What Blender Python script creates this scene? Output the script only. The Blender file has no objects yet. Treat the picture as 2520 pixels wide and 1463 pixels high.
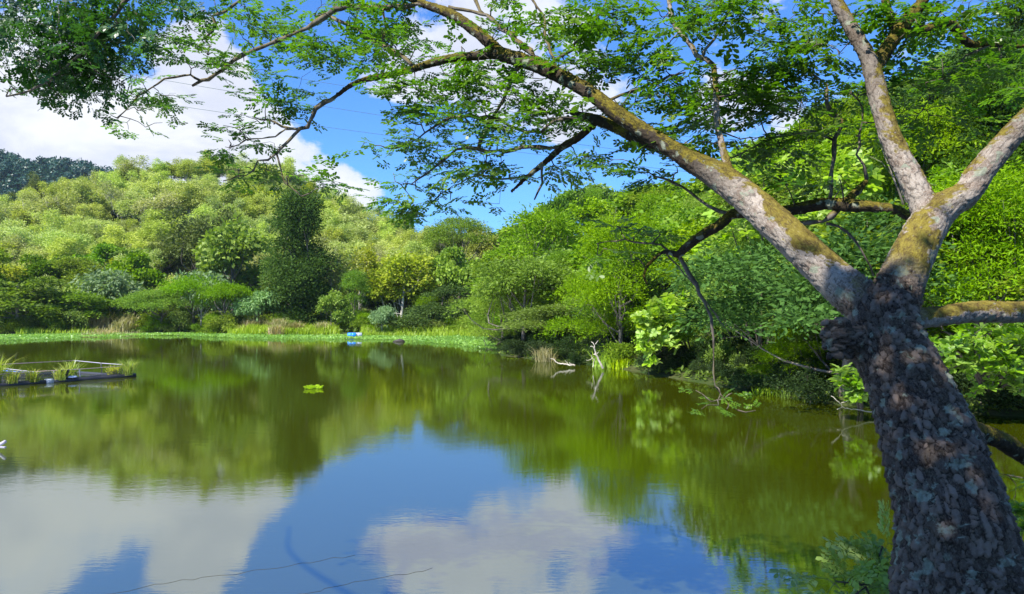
import bpy, math, numpy as np
from mathutils import Vector, Matrix
sc = bpy.context.scene
PI = math.pi
# ------------------------------------------------------------------ camera, light, exposure
EYE = 3.0
FPX = 1868.0
PITCH = math.atan(33.5 / FPX)
cam_d = bpy.data.cameras.new('camera')
cam = bpy.data.objects.new('camera', cam_d)
sc.collection.objects.link(cam)
sc.camera = cam
cam_d.sensor_width = 36
cam_d.lens = 36 * FPX / 2520
cam_d.clip_start = 0.05
cam_d.clip_end = 20000
cam.location = (0, 0, EYE)
cam.rotation_euler = (PI / 2 + PITCH, 0, 0)

TO_SUN = Vector((-0.40, -0.46, 0.79)).normalized()
SUN_EL = math.asin(TO_SUN.z)
SUN_AZ = math.atan2(TO_SUN.x, TO_SUN.y)
sd = bpy.data.lights.new('sun', 'SUN')
sd.energy = 5.0
sd.angle = math.radians(0.5)
sd.color = (1.0, 0.955, 0.87)
so = bpy.data.objects.new('sun', sd)
sc.collection.objects.link(so)
so.rotation_euler = TO_SUN.to_track_quat('Z', 'Y').to_euler()

sc.view_settings.view_transform = 'Standard'
sc.view_settings.look = 'None'
sc.view_settings.exposure = 1.08
sc.view_settings.gamma = 1.0
sc.view_settings.use_curve_mapping = False

PCAM, PSIN = math.cos(PITCH), math.sin(PITCH)


def P(px, py, Y):
    """a point on the sight line through photograph position (px, py), Y metres out"""
    x = (px - 1260) / FPX
    y = (731.5 - py) / FPX
    d = np.array([x, PCAM - y * PSIN, PSIN + y * PCAM])
    return np.array([0, 0, EYE]) + d * (Y / d[1])


def unit(v):
    v = np.asarray(v, float)
    return v / np.maximum(np.linalg.norm(v, axis=-1, keepdims=True), 1e-9)


world = bpy.data.worlds.new('World')
sc.world = world
world.use_nodes = True
wt = world.node_tree
wt.nodes.clear()


class NT:
    """small helper for node trees"""
    def __init__(s, tree):
        s.t = tree

    def n(s, typ, **kw):
        nd = s.t.nodes.new(typ)
        for k, v in kw.items():
            setattr(nd, k, v)
        return nd

    def set(s, sock, v):
        if hasattr(v, 'is_output') or isinstance(v, bpy.types.NodeSocket):
            s.t.links.new(v, sock)
        else:
            sock.default_value = v

    def math(s, op, a, b=None, c=None, clamp=False):
        nd = s.n('ShaderNodeMath', operation=op, use_clamp=clamp)
        s.set(nd.inputs[0], a)
        if b is not None:
            s.set(nd.inputs[1], b)
        if c is not None:
            s.set(nd.inputs[2], c)
        return nd.outputs[0]

    def vmath(s, op, a, b=None, out=0):
        nd = s.n('ShaderNodeVectorMath', operation=op)
        s.set(nd.inputs[0], a)
        if b is not None:
            s.set(nd.inputs[1], b)
        return nd.outputs[out]

    def mix(s, f, a, b, blend='MIX'):
        nd = s.n('ShaderNodeMix', data_type='RGBA', blend_type=blend)
        s.set(nd.inputs[0], f)
        s.set(nd.inputs[6], a if not isinstance(a, tuple) else (*a[:3], 1))
        s.set(nd.inputs[7], b if not isinstance(b, tuple) else (*b[:3], 1))
        return nd.outputs[2]

    def noise(s, vec, scale, detail=4, rough=0.55, dist=0.0, out='Fac'):
        nd = s.n('ShaderNodeTexNoise')
        if vec is not None:
            s.set(nd.inputs['Vector'], vec)
        nd.inputs['Scale'].default_value = scale
        nd.inputs['Detail'].default_value = detail
        nd.inputs['Roughness'].default_value = rough
        nd.inputs['Distortion'].default_value = dist
        return nd.outputs[out]

    def ramp(s, f, lo, hi, a=0.0, b=1.0, smooth=True):
        nd = s.n('ShaderNodeMapRange', interpolation_type='SMOOTHSTEP' if smooth else 'LINEAR')
        s.set(nd.inputs[0], f)
        for i, v in zip((1, 2, 3, 4), (lo, hi, a, b)):
            s.set(nd.inputs[i], v)
        return nd.outputs[0]

    def scale(s, vec, v):
        nd = s.n('ShaderNodeVectorMath', operation='MULTIPLY')
        s.set(nd.inputs[0], vec)
        nd.inputs[1].default_value = v
        return nd.outputs[0]


w = NT(wt)
sky = w.n('ShaderNodeTexSky', sky_type='NISHITA')
sky.sun_disc = False
sky.sun_elevation = SUN_EL
sky.sun_rotation = SUN_AZ % (2 * PI)
sky.altitude = 200
sky.air_density = 1.0
sky.dust_density = 0.6
sky.ozone_density = 2.0
SKY_STRENGTH = 0.088
skycol = w.mix(1.0, sky.outputs[0], (0.42, 0.80, 1.34), 'MULTIPLY')
tc = w.n('ShaderNodeTexCoord')
dirv = w.vmath('NORMALIZE', tc.outputs['Generated'])
# cloud banks: a billowing density, heavier where the photograph's cloud banks stand
BLOBS = [(60, 360, 200, .95), (250, 280, 230, .95), (420, 330, 190, .9), (480, 120, 80, .9), (560, 150, 70, .8), (540, 240, 110, .8),
         (610, 360, 170, .95), (700, 340, 110, .6), (860, 430, 90, .9), (800, 470, 90, .9), (900, 480, 60, .5), (970, 220, 90, .9),
         (900, 200, 60, .6), (1120, 210, 100, .7), (20, 190, 110, .7), (1010, 80, 110, .6), (1180, 120, 130, .55),
         (1450, 240, 110, .6), (1500, 210, 70, .5), (1300, 330, 160, .6), (1800, 250, 120, .6), (1950, 330, 120, .5),
         (-300, 350, 280, .7), (1250, 60, 160, .5),
         (350, 165, 60, -1.0), (230, 60, 110, -1.3), (400, 0, 100, -1.0), (640, 60, 90, -1.3), (700, 150, 75, -1.3), (780, 230, 65, -1.1), (760, 30, 120, -.8), (870, 320, 60, -1.1), (960, 380, 70, -.9), (900, 360, 80, -.7), (1080, 430, 140, -.9), (1350, 500, 150, -.7),
         (850, 300, 100, -.6), (1600, 120, 120, -.7), (1250, 240, 60, -.3), (300, 430, 60, -.5), (1600, 330, 90, -.4),
         (40, 260, 50, -.2), (1880, 120, 120, -.5), (1040, 270, 60, -.5), (1100, 540, 160, -.6)]
acc = None
for bx, by, br, ba in BLOBS:
    c = P(bx, by, 10) - np.array([0, 0, EYE])
    c = c / np.linalg.norm(c)
    k = 1.0 / (1 - math.cos(br / FPX))
    d = w.vmath('DOT_PRODUCT', dirv, tuple(c), out='Value')
    e = w.math('EXPONENT', w.math('MULTIPLY', w.math('SUBTRACT', d, 1.0), k))
    acc = w.math('MULTIPLY_ADD', e, ba, acc if acc is not None else 0.0)
n1 = w.noise(w.scale(dirv, (1, 1, 1.5)), 5.0, 9, 0.58, 0.4)
n2 = w.noise(w.scale(dirv, (1, 1, 1.4)), 15.0, 7, 0.62, 0.2)
dens = w.math('ADD', w.math('MULTIPLY_ADD', n2, 1.5, w.math('MULTIPLY', n1, 2.2)), w.math('MULTIPLY', acc, 0.50))
mask = w.ramp(w.math('MULTIPLY_ADD', w.noise(dirv, 60.0, 5, 0.6), 0.22, dens), 2.12, 2.42)
mask = w.math('MULTIPLY', mask, 0.97)
core = w.ramp(dens, 2.1, 2.75)
shade = w.noise(w.scale(dirv, (1, 1, 2.0)), 7.0, 6, 0.6, 0.4)
shade2 = w.ramp(shade, 0.38, 0.66)
ccol = w.mix(core, (4.6, 5.05, 6.0), (5.7, 5.8, 6.05))
ccol = w.mix(w.math('MULTIPLY', shade2, 0.8), ccol, (4.0, 4.25, 5.1))
fin = w.mix(mask, skycol, ccol)
bg = w.n('ShaderNodeBackground')
w.set(bg.inputs[0], fin)
bg.inputs[1].default_value = SKY_STRENGTH
wo = w.n('ShaderNodeOutputWorld')
wt.links.new(bg.outputs[0], wo.inputs[0])

# ------------------------------------------------------------------ object helpers
COL = sc.collection


def npmesh(name, V, F, mat=None, attrs=None, smooth=False, vattrs=None):
    """V (n,3); F either one int array (m,k) or a list of such arrays with different k"""
    V = np.asarray(V, np.float32)
    if not isinstance(F, list):
        F = [F]
    F = [np.asarray(f, np.int32) for f in F if len(f)]
    me = bpy.data.meshes.new(name)
    me.vertices.add(len(V))
    me.vertices.foreach_set('co', V.ravel())
    nl = sum(f.size for f in F)
    npoly = sum(len(f) for f in F)
    me.loops.add(nl)
    me.loops.foreach_set('vertex_index', np.concatenate([f.ravel() for f in F]))
    me.polygons.add(npoly)
    starts, o = [], 0
    for f in F:
        starts.append(o + np.arange(len(f)) * f.shape[1])
        o += f.size
    me.polygons.foreach_set('loop_start', np.concatenate(starts).astype(np.int32))
    if smooth:
        me.polygons.foreach_set('use_smooth', np.ones(npoly, bool))
    me.update(calc_edges=True)
    if attrs:
        for k, a in attrs.items():
            at = me.attributes.new(k, 'FLOAT', 'FACE')
            at.data.foreach_set('value', np.asarray(a, np.float32))
    if vattrs:
        for k, a in vattrs.items():
            a = np.asarray(a, np.float32)
            if a.ndim == 2:
                at = me.attributes.new(k, 'FLOAT_VECTOR', 'POINT')
                at.data.foreach_set('vector', a.ravel())
            else:
                at = me.attributes.new(k, 'FLOAT', 'POINT')
                at.data.foreach_set('value', a)
    if mat:
        me.materials.append(mat)
    return me


def link(name, me, parent=None, loc=(0, 0, 0)):
    o = bpy.data.objects.new(name, me)
    COL.objects.link(o)
    o.location = loc
    if parent is not None:
        o.parent = parent
    return o


def thing(name, label, cat, loc, rotz=0.0, scale=1.0, group=None, me=None):
    o = bpy.data.objects.new(name, me)
    COL.objects.link(o)
    o.location = loc
    o.rotation_euler = (0, 0, rotz)
    o.scale = (scale,) * 3 if not isinstance(scale, tuple) else scale
    o['label'] = label
    o['category'] = cat
    if group:
        o['group'] = group
    return o


def kind(o, k):
    o['kind'] = k
    return o


class MB:
    """collects pieces of mesh that end up as one object"""
    def __init__(s):
        s.V, s.F, s.n = [], {}, 0

    def add(s, V, F):
        V = np.asarray(V, float)
        F = np.asarray(F, int)
        s.V.append(V)
        s.F.setdefault(F.shape[1], []).append(F + s.n)
        s.n += len(V)

    def mesh(s, name, mat, org=(0, 0, 0), smooth=False):
        return npmesh(name, np.concatenate(s.V) - np.asarray(org), [np.concatenate(f) for f in s.F.values()], mat, smooth=smooth)


def frames(pts):
    pts = np.asarray(pts, float)
    t = unit(np.gradient(pts, axis=0))
    u = np.zeros_like(pts)
    a = np.array([0, 0, 1.0]) if abs(t[0][2]) < 0.9 else np.array([1.0, 0, 0])
    u[0] = unit(np.cross(t[0], a))
    for i in range(1, len(pts)):
        q = u[i - 1] - t[i] * np.dot(u[i - 1], t[i])
        u[i] = unit(q)
    return t, u, np.cross(t, u)


def tube(pts, rad, n=6, cap=True):
    pts = np.asarray(pts, float)
    rad = np.broadcast_to(np.asarray(rad, float), (len(pts),))
    t, u, v = frames(pts)
    a = np.arange(n) / n * 2 * PI
    ring = np.cos(a)[None, :, None] * u[:, None] + np.sin(a)[None, :, None] * v[:, None]
    V = (pts[:, None] + ring * rad[:, None, None]).reshape(-1, 3)
    i = np.arange(len(pts) - 1)[:, None] * n
    j = np.arange(n)[None]
    k = (j + 1) % n
    F = np.stack([i + j, i + k, i + n + k, i + n + j], -1).reshape(-1, 4)
    if cap:
        V = np.concatenate([V, pts[:1], pts[-1:]])
        c0, c1 = len(V) - 2, len(V) - 1
        L = (len(pts) - 1) * n
        A = np.stack([np.full(n, c0), (np.arange(n) + 1) % n, np.arange(n), np.arange(n)], -1)
        B = np.stack([np.full(n, c1), L + np.arange(n), L + (np.arange(n) + 1) % n], -1)
        return V, F, A[:, :3], B
    return V, F, None, None


def mb_tube(mb, pts, rad, n=6):
    V, F, A, B = tube(pts, rad, n)
    base = mb.n
    mb.add(V, F)
    for T in (A, B):
        mb.F.setdefault(3, []).append(T + base)


def spline(nodes, step):
    """Catmull-Rom through (x,y,z,r) nodes, resampled about every `step` metres"""
    N = np.asarray(nodes, float)
    if len(N) < 2:
        return N
    X = np.concatenate([[2 * N[0] - N[1]], N, [2 * N[-1] - N[-2]]])
    out = []
    for i in range(1, len(X) - 2):
        L = np.linalg.norm(X[i + 1][:3] - X[i][:3])
        m = max(1, int(round(L / step)))
        for t in np.arange(m) / m:
            a, b, c, d = X[i - 1:i + 3]
            out.append(0.5 * (2 * b + (c - a) * t + (2 * a - 5 * b + 4 * c - d) * t * t + (-a + 3 * b - 3 * c + d) * t ** 3))
    out.append(N[-1])
    out = np.array(out)
    out[:, 3] = np.maximum(out[:, 3], 0.002)
    return out


def smooth01(x):
    x = np.clip(x, 0, 1)
    return x * x * (3 - 2 * x)


def hash3(ix, iy, iz, k=0):
    h = (ix.astype(np.int64) * 73856093) ^ (iy.astype(np.int64) * 19349663) ^ (iz.astype(np.int64) * 83492791) ^ (k * 2654435761)
    h = (h ^ (h >> 13)) * 1274126177 & 0x7fffffff
    h = (h ^ (h >> 11)) * 668265263 & 0x7fffffff
    return (h % 100003) / 100003.0


def vnoise(p, s):
    """smooth value noise on points p (n,3)"""
    q = p * s
    i = np.floor(q).astype(int)
    f = q - i
    f = f * f * (3 - 2 * f)
    r = 0
    for dx in (0, 1):
        for dy in (0, 1):
            for dz in (0, 1):
                wgt = (f[:, 0] if dx else 1 - f[:, 0]) * (f[:, 1] if dy else 1 - f[:, 1]) * (f[:, 2] if dz else 1 - f[:, 2])
                r = r + wgt * hash3(i[:, 0] + dx, i[:, 1] + dy, i[:, 2] + dz)
    return r


def fbm(p, s, o=3):
    r, a, t = 0, 0.5, 0
    for k in range(o):
        r = r + a * vnoise(p + 17.3 * k, s * 2 ** k)
        t += a
        a *= 0.5
    return r / t


# ------------------------------------------------------------------ materials
def newmat(name):
    m = bpy.data.materials.new(name)
    m.use_nodes = True
    m.node_tree.nodes.clear()
    t = NT(m.node_tree)
    out = t.n('ShaderNodeOutputMaterial')
    return m, t, out


def bsdf(t, out, col, rough=0.6, spec=0.3, bump=None, bdist=0.01, bstr=0.6, metal=0.0):
    b = t.n('ShaderNodeBsdfPrincipled')
    t.set(b.inputs['Base Color'], col if not isinstance(col, tuple) else (*col[:3], 1))
    t.set(b.inputs['Roughness'], rough)
    b.inputs['Specular IOR Level'].default_value = spec
    b.inputs['Metallic'].default_value = metal
    if bump is not None:
        bp = t.n('ShaderNodeBump')
        bp.inputs['Strength'].default_value = bstr
        bp.inputs['Distance'].default_value = bdist
        t.set(bp.inputs['Height'], bump)
        t.set(b.inputs['Normal'], bp.outputs[0])
    if out is not None:
        t.t.links.new(b.outputs[0], out.inputs[0])
    return b


def leafmat(name, dark, light, trans=0.35, hue=0.03, val=0.25, rough=0.45, spec=0.35, tcol=None):
    """leaves differ one from the next (attribute v) and tree from tree (object random)"""
    m, t, out = newmat(name)
    at = t.n('ShaderNodeAttribute', attribute_name='v')
    oi = t.n('ShaderNodeObjectInfo')
    col = t.mix(at.outputs['Fac'], dark, light)
    hsv = t.n('ShaderNodeHueSaturation')
    t.set(hsv.inputs['Color'], col)
    t.set(hsv.inputs['Hue'], t.math('MULTIPLY_ADD', oi.outputs['Random'], -2 * hue, 0.5 + hue))
    r2 = t.math('FRACT', t.math('MULTIPLY', oi.outputs['Random'], 37.7))
    t.set(hsv.inputs['Value'], t.math('MULTIPLY_ADD', r2, 2 * val, 1 - val))
    r3 = t.math('FRACT', t.math('MULTIPLY', oi.outputs['Random'], 91.3))
    t.set(hsv.inputs['Saturation'], t.math('MULTIPLY_ADD', r3, 0.25, 0.88))
    c = hsv.outputs[0]
    b = bsdf(t, None, c, rough, spec)
    tr = t.n('ShaderNodeBsdfTranslucent')
    t.set(tr.inputs[0], t.mix(1.0, c, tcol or (1.25, 1.35, 0.45), 'MULTIPLY'))
    ms = t.n('ShaderNodeMixShader')
    ms.inputs[0].default_value = trans
    t.t.links.new(b.outputs[0], ms.inputs[1])
    t.t.links.new(tr.outputs[0], ms.inputs[2])
    t.t.links.new(ms.outputs[0], out.inputs[0])
    return m


M = {}
M['hill'] = leafmat('pale_feathery_leaves', (.26, .335, .065), (.54, .61, .19), .34, .014, .16, .7, .12)
M['dry'] = leafmat('dry_leaves', (.27, .31, .09), (.44, .45, .18), .34, .01, .12, .7, .12)
M['olive'] = leafmat('olive_leaves', (.08, .115, .028), (.16, .20, .05), .3, .01, .15, .6, .15)
M['broad'] = leafmat('broad_lime_leaves', (.085, .175, .014), (.26, .395, .035), .38, .012, .10, .5, .25)
M['yellow'] = leafmat('yellow_green_leaves', (.20, .26, .022), (.40, .43, .05), .42, .008, .12, .6, .2)
M['mid'] = leafmat('mid_green_leaves', (.085, .145, .014), (.20, .29, .03), .38, .015, .2, .55, .2)
M['feather'] = leafmat('bright_feathery_leaves', (.10, .205, .009), (.215, .345, .016), .38, .01, .08, .6, .15)
M['dark'] = leafmat('dark_leaves', (.026, .064, .012), (.080, .15, .026), .3, .012, .2, .7, .05)
M['pale'] = leafmat('pale_blue_green_leaves', (.11, .20, .075), (.24, .35, .15), .36, .01, .15, .6, .2)
M['shrub'] = leafmat('shrub_leaves', (.085, .15, .015), (.22, .30, .035), .38, .015, .28, .6, .2)
M['reed'] = leafmat('reed_blades', (.17, .19, .05), (.50, .42, .24), .35, .03, .25)
M['grass'] = leafmat('grass_blades', (.24, .38, .015), (.42, .56, .035), .42, .01, .1)
M['hyacinth'] = leafmat('hyacinth_leaves', (.10, .22, .04), (.26, .42, .11), .36, .01, .1, .35, .5)
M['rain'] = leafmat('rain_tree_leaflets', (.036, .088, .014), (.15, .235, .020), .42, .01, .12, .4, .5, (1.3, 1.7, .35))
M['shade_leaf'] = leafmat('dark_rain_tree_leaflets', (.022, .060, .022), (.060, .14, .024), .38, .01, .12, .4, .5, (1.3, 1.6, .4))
M['sapling'] = leafmat('sapling_leaflets', (.16, .27, .045), (.35, .48, .11), .36, .01, .12, .35, .6)
M['shade_undergrowth'] = leafmat('shade_tinted_undergrowth_leaves', (.012, .030, .008), (.038, .068, .016), .25, .012, .2, .6, .15)  # shade under the overhanging bank put into the leaf colour
M['far'] = leafmat('mountain_wood_leaves', (.012, .050, .034), (.032, .085, .048), .2, .01, .1)
M['tuft'] = leafmat('raft_grass_blades', (.16, .24, .02), (.42, .40, .12), .4, .02, .15)


def barkmat(name, dark, light, moss=0.0, sc_=14.0, pale=(.34, .32, .29), lich=0.3):
    m, t, out = newmat(name)
    tc = t.n('ShaderNodeTexCoord')
    o = tc.outputs['Object']
    n = t.noise(t.scale(o, (1, 1, .5)), sc_, 6, .65)
    n2 = t.noise(o, sc_ * .3, 4, .6)
    c = t.mix(t.ramp(n, .3, .7), dark, light)
    c = t.mix(t.math('MULTIPLY', t.ramp(n2, .55, .66), lich), c, pale)
    if moss:
        g = t.n('ShaderNodeNewGeometry')
        z = t.vmath('DOT_PRODUCT', g.outputs['Normal'], (0.25, 0.0, 0.97), out='Value')
        mm = t.math('MULTIPLY', t.ramp(t.math('ADD', z, t.math('MULTIPLY', t.math('SUBTRACT', n2, .5), 2.4)), -.05, .35), moss)
        c = t.mix(mm, c, t.mix(n, (.045, .03, .004), (.17, .13, .012)))
    bsdf(t, out, c, .85, .15, n, .012, .9)
    return m


M['bark'] = barkmat('pale_branch_bark', (.045, .036, .028), (.19, .165, .14), 0.7)
M['twigbark'] = barkmat('twig_bark', (.055, .045, .035), (.15, .125, .10), 0.0, 30)
M['trunk_far'] = barkmat('grey_trunk_bark', (.07, .06, .048), (.21, .185, .15), 0.0, 4)
M['trunk_pale'] = barkmat('whitish_trunk_bark', (.28, .26, .23), (.50, .47, .42), 0.0, 4)
M['deadwood'] = barkmat('bleached_dead_wood', (.32, .27, .22), (.58, .52, .45), 0.0, 8, lich=0)


def big_bark():
    """trunk and bough bark: brown plates on the trunk, paler skin with moss and lichen on the boughs"""
    m, t, out = newmat('main_tree_bark')
    bc = t.n('ShaderNodeAttribute', attribute_name='bark').outputs['Vector']
    rg = t.n('ShaderNodeAttribute', attribute_name='rug').outputs['Fac']
    hh = t.n('ShaderNodeAttribute', attribute_name='relief').outputs['Fac']
    cid = t.n('ShaderNodeAttribute', attribute_name='plate').outputs['Fac']
    fine = t.noise(t.scale(bc, (1, 2.0, 2.0)), 70, 6, .7)
    mid = t.noise(t.scale(bc, (1, 1.6, 1.6)), 16, 5, .65, .5)
    big = t.noise(bc, 3.2, 5, .62, .6)
    big2 = t.noise(t.vmath('ADD', bc, (9.1, 3.3, 5.2)), 5.5, 6, .66, .8)
    dk = t.mix(t.math('POWER', cid, 1.6), (.034, .023, .017), (.190, .140, .108))
    dk = t.mix(t.ramp(fine, .4, .75), dk, t.mix(.5, dk, (.20, .165, .14)))
    lt = t.mix(mid, (.11, .082, .064), (.45, .39, .33))
    lt = t.mix(t.math('MULTIPLY', t.ramp(big2, .46, .60), .75), lt, t.mix(mid, (.07, .042, .028), (.24, .175, .13)))
    lt = t.mix(t.math('MULTIPLY', t.ramp(fine, .48, .72), .6), lt, (.50, .46, .41))
    shade_moss_ = t.n('ShaderNodeAttribute', attribute_name='shade_moss').outputs['Fac']
    lt = t.mix(shade_moss_, lt, t.mix(mid, (.011, .008, .005), (.070, .054, .038)))  # canopy shade, along with moss, put into the bark colour of the outer limbs
    c = t.mix(rg, lt, dk)
    # furrows between the plates are coloured darker
    c = t.mix(t.math('MULTIPLY', t.ramp(hh, .0, .45, .9, 0.0), t.math('MULTIPLY_ADD', rg, .32, .65)), c, (.016, .011, .009))
    # lichen
    vo = t.n('ShaderNodeTexVoronoi', feature='SMOOTH_F1')
    t.set(vo.inputs['Vector'], t.vmath('ADD', bc, t.scale(t.noise(bc, 20, 3, .6, 0, 'Color'), (.06, .06, .06))))
    vo.inputs['Scale'].default_value = 15.0
    spot = t.math('MULTIPLY', t.ramp(vo.outputs['Distance'], .42, .30), t.ramp(big2, .50, .56))
    c = t.mix(t.math('MULTIPLY', spot, .9), c, t.mix(fine, (.13, .15, .11), (.31, .33, .25)))
    # moss on the upper sides of the boughs
    g = t.n('ShaderNodeNewGeometry')
    z = t.vmath('DOT_PRODUCT', g.outputs['Normal'], (0.35, 0.1, 0.93), out='Value')
    mm = t.ramp(t.math('ADD', t.math('MULTIPLY_ADD', shade_moss_, .35, z), t.math('MULTIPLY', t.math('SUBTRACT', big, .49), 4.2)), .12, .42)
    mm = t.math('MULTIPLY', mm, t.math('SUBTRACT', 1.0, t.math('MULTIPLY', rg, .93)))
    mc = t.mix(shade_moss_, t.mix(t.ramp(mid, .35, .65), (.050, .028, .006), (.15, .115, .010)), t.mix(t.ramp(mid, .4, .7), (.024, .017, .005), (.13, .10, .010)))
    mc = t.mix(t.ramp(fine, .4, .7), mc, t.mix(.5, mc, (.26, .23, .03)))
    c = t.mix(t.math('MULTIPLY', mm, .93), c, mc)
    h = t.math('ADD', t.math('MULTIPLY', fine, .5), mid)
    bsdf(t, out, c, .88, .12, h, .010, .8)
    return m


M['main_bark'] = big_bark()


def simple(name, col, rough=.5, spec=.4, metal=0.0, var=.25, s=12):
    m, t, out = newmat(name)
    tc = t.n('ShaderNodeTexCoord')
    n = t.noise(tc.outputs['Object'], s, 5, .6)
    c = t.mix(n, tuple(x * (1 - var) for x in col), tuple(min(1, x * (1 + var)) for x in col))
    bsdf(t, out, c, rough, spec, n, .003, .3, metal)
    return m


M['pipe_black'] = simple('black_plastic_pipe', (.035, .035, .042), .45)
M['pipe_blue'] = simple('blue_plastic_pipe', (.10, .20, .62), .45)
M['pipe_white'] = simple('weathered_white_pipe', (.36, .34, .40), .6, var=.45, s=6)
M['pipe_pink'] = simple('faded_pink_pipe', (.40, .28, .32), .6)
M['net'] = simple('grey_netting', (.10, .10, .11), .8)
M['blue_drum'] = simple('blue_drum_plastic', (.015, .22, .75), .35)
M['grey_drum'] = simple('grey_drum_plastic', (.32, .36, .42), .5)
M['wire'] = simple('power_cable', (.05, .09, .08), .6)
M['bucket'] = simple('black_bucket_plastic', (.02, .02, .022), .4)
M['lid'] = simple('pale_blue_lid_plastic', (.45, .52, .75), .4)
M['blacklog'] = simple('wet_black_wood', (.022, .016, .012), .6)


def groundmat():
    m, t, out = newmat('soil_and_litter')
    g = t.n('ShaderNodeNewGeometry')
    p = g.outputs['Position']
    a = t.noise(p, .35, 6, .65)
    b = t.noise(p, 3.0, 6, .7)
    c = t.mix(t.ramp(a, .35, .65), (.025, .050, .010), (.060, .062, .022))
    c = t.mix(t.ramp(b, .5, .8), c, (.07, .07, .03))
    bsdf(t, out, c, .9, .1, b, .08, .8)
    return m


def watermat():
    m, t, out = newmat('pond_water')
    g = t.n('ShaderNodeNewGeometry')
    p = g.outputs['Position']
    big = t.noise(p, .07, 3, .5)
    r1 = t.noise(t.scale(p, (1.0, 1.9, 1)), 1.3, 3, .55, .4)
    r2 = t.noise(t.scale(p, (1.0, 2.4, 1)), 6.0, 4, .55, .2)
    r3 = t.noise(t.scale(p, (1.0, 2.0, 1)), 26.0, 2, .5, .0)
    h = t.math('ADD', t.math('MULTIPLY', r1, .55), t.math('ADD', t.math('MULTIPLY', r2, .30), t.math('MULTIPLY', r3, .045)))
    patch = t.ramp(t.noise(t.scale(p, (.6, 1.3, 1)), .16, 3, .5), .38, .66, .55, 1.25)
    bp = t.n('ShaderNodeBump')
    t.set(bp.inputs['Strength'], patch)
    bp.inputs['Distance'].default_value = .0024
    t.set(bp.inputs['Height'], h)
    body = t.n('ShaderNodeBsdfDiffuse')
    t.set(body.inputs[0], t.mix(big, (.027, .034, .0006), (.034, .042, .0008)))
    gl = t.n('ShaderNodeBsdfGlossy')
    gl.inputs['Roughness'].default_value = .005
    gl.inputs['Color'].default_value = (.92, .97, 1.0, 1)
    t.t.links.new(bp.outputs[0], gl.inputs['Normal'])
    fr = t.n('ShaderNodeFresnel')
    fr.inputs['IOR'].default_value = 5.2
    t.t.links.new(bp.outputs[0], fr.inputs['Normal'])
    ms = t.n('ShaderNodeMixShader')
    t.t.links.new(fr.outputs[0], ms.inputs[0])
    t.t.links.new(body.outputs[0], ms.inputs[1])
    t.t.links.new(gl.outputs[0], ms.inputs[2])
    t.t.links.new(ms.outputs[0], out.inputs[0])
    return m


M['ground'] = groundmat()
M['water'] = watermat()

# ------------------------------------------------------------------ terrain
LAKE = np.array([(-60, 8), (-20, 5.2), (-5, 4.8), (3, 4.8), (6, 5.5), (12, 8), (18, 12), (20, 16), (16, 20.5), (13, 22),
                 (10.2, 24), (8.4, 29), (5.1, 40), (1.5, 46), (-0.9, 51), (-2.7, 84), (-17, 88), (-29, 88), (-41.6, 96),
                 (-50, 98), (-56, 95), (-62, 92), (-72, 84), (-82, 60), (-80, 30)], float)


def lake_dist(X, Y):
    """distance to the shoreline, negative in the water"""
    p = np.stack([np.ravel(X), np.ravel(Y)], -1)
    dmin = np.full(len(p), 1e9)
    inside = np.zeros(len(p), bool)
    n = len(LAKE)
    for i in range(n):
        a, b = LAKE[i], LAKE[(i + 1) % n]
        e = b - a
        t = np.clip(((p - a) @ e) / (e @ e), 0, 1)
        dmin = np.minimum(dmin, np.hypot(*(p - a - t[:, None] * e).T))
        c = ((a[1] > p[:, 1]) != (b[1] > p[:, 1]))
        xs = (b[0] - a[0]) * (p[:, 1] - a[1]) / (b[1] - a[1] + 1e-12) + a[0]
        inside ^= c & (p[:, 0] < xs)
    return np.where(inside, -dmin, dmin).reshape(np.shape(X))


RX = [-2500, -700, 0, 200, 430, 620, 760, 900, 1050, 1200, 1300, 1400, 1600, 1800, 2000, 2300, 2600, 4000]
RH = [12, 19, 21, 23.5, 30, 30.5, 25, 17.0, 10.5, 8.0, 10.5, 14.0, 14.5, 12.5, 12, 13, 14, 10]
RW = [80, 80, 75, 72, 70, 72, 70, 62, 52, 40, 36, 36, 33, 30, 26, 24, 24, 24]
MX = [-1500, -900, -200, 0, 60, 130, 200, 260, 320, 400, 500, 700, 4000]
MY = [520, 330, 345, 372, 392, 398, 408, 428, 446, 490, 560, 760, 760]


def ground_z(X, Y):
    X = np.asarray(X, float)
    Y = np.asarray(Y, float)
    d = lake_dist(X, Y)
    az = np.clip(np.arctan2(X, Y), -1.3, 1.3)
    px = 1260 + FPX * np.tan(az)
    H = np.interp(px, RX, RH)
    W = np.interp(px, RX, RW)
    near = smooth01((9 - Y) / 8)                      # the camera's own bank stays low
    H = H * (1 - near) + 1.0 * near
    W = W * (1 - near) + 40 * near
    z = H * smooth01(np.clip(d, 0, None) / W * .5) * 2 * np.where(d > W, 1 - .35 * smooth01((d - W) / 80), 1)
    z = np.minimum(z, H)
    bank = np.where(Y < 12, 1.35, .45) * smooth01(d / 1.9)
    p = np.stack([X.ravel(), Y.ravel(), X.ravel() * 0], -1)
    rough = ((fbm(p, .12, 3) - .5) * 2.2).reshape(X.shape) * smooth01((d - 4) / 20)
    R = np.hypot(X, Y)
    yp = np.interp(px, MX, MY)
    mtn = np.maximum(0, (765 - yp) / FPX * 500 - 30) * np.exp(-((Y - 500) / 110) ** 2) * (Y > 0)
    out = bank + z * smooth01((1400 - R) / 700) + rough + mtn
    return np.where(d < 0, np.maximum(-1.6, d * .55), out)


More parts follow.
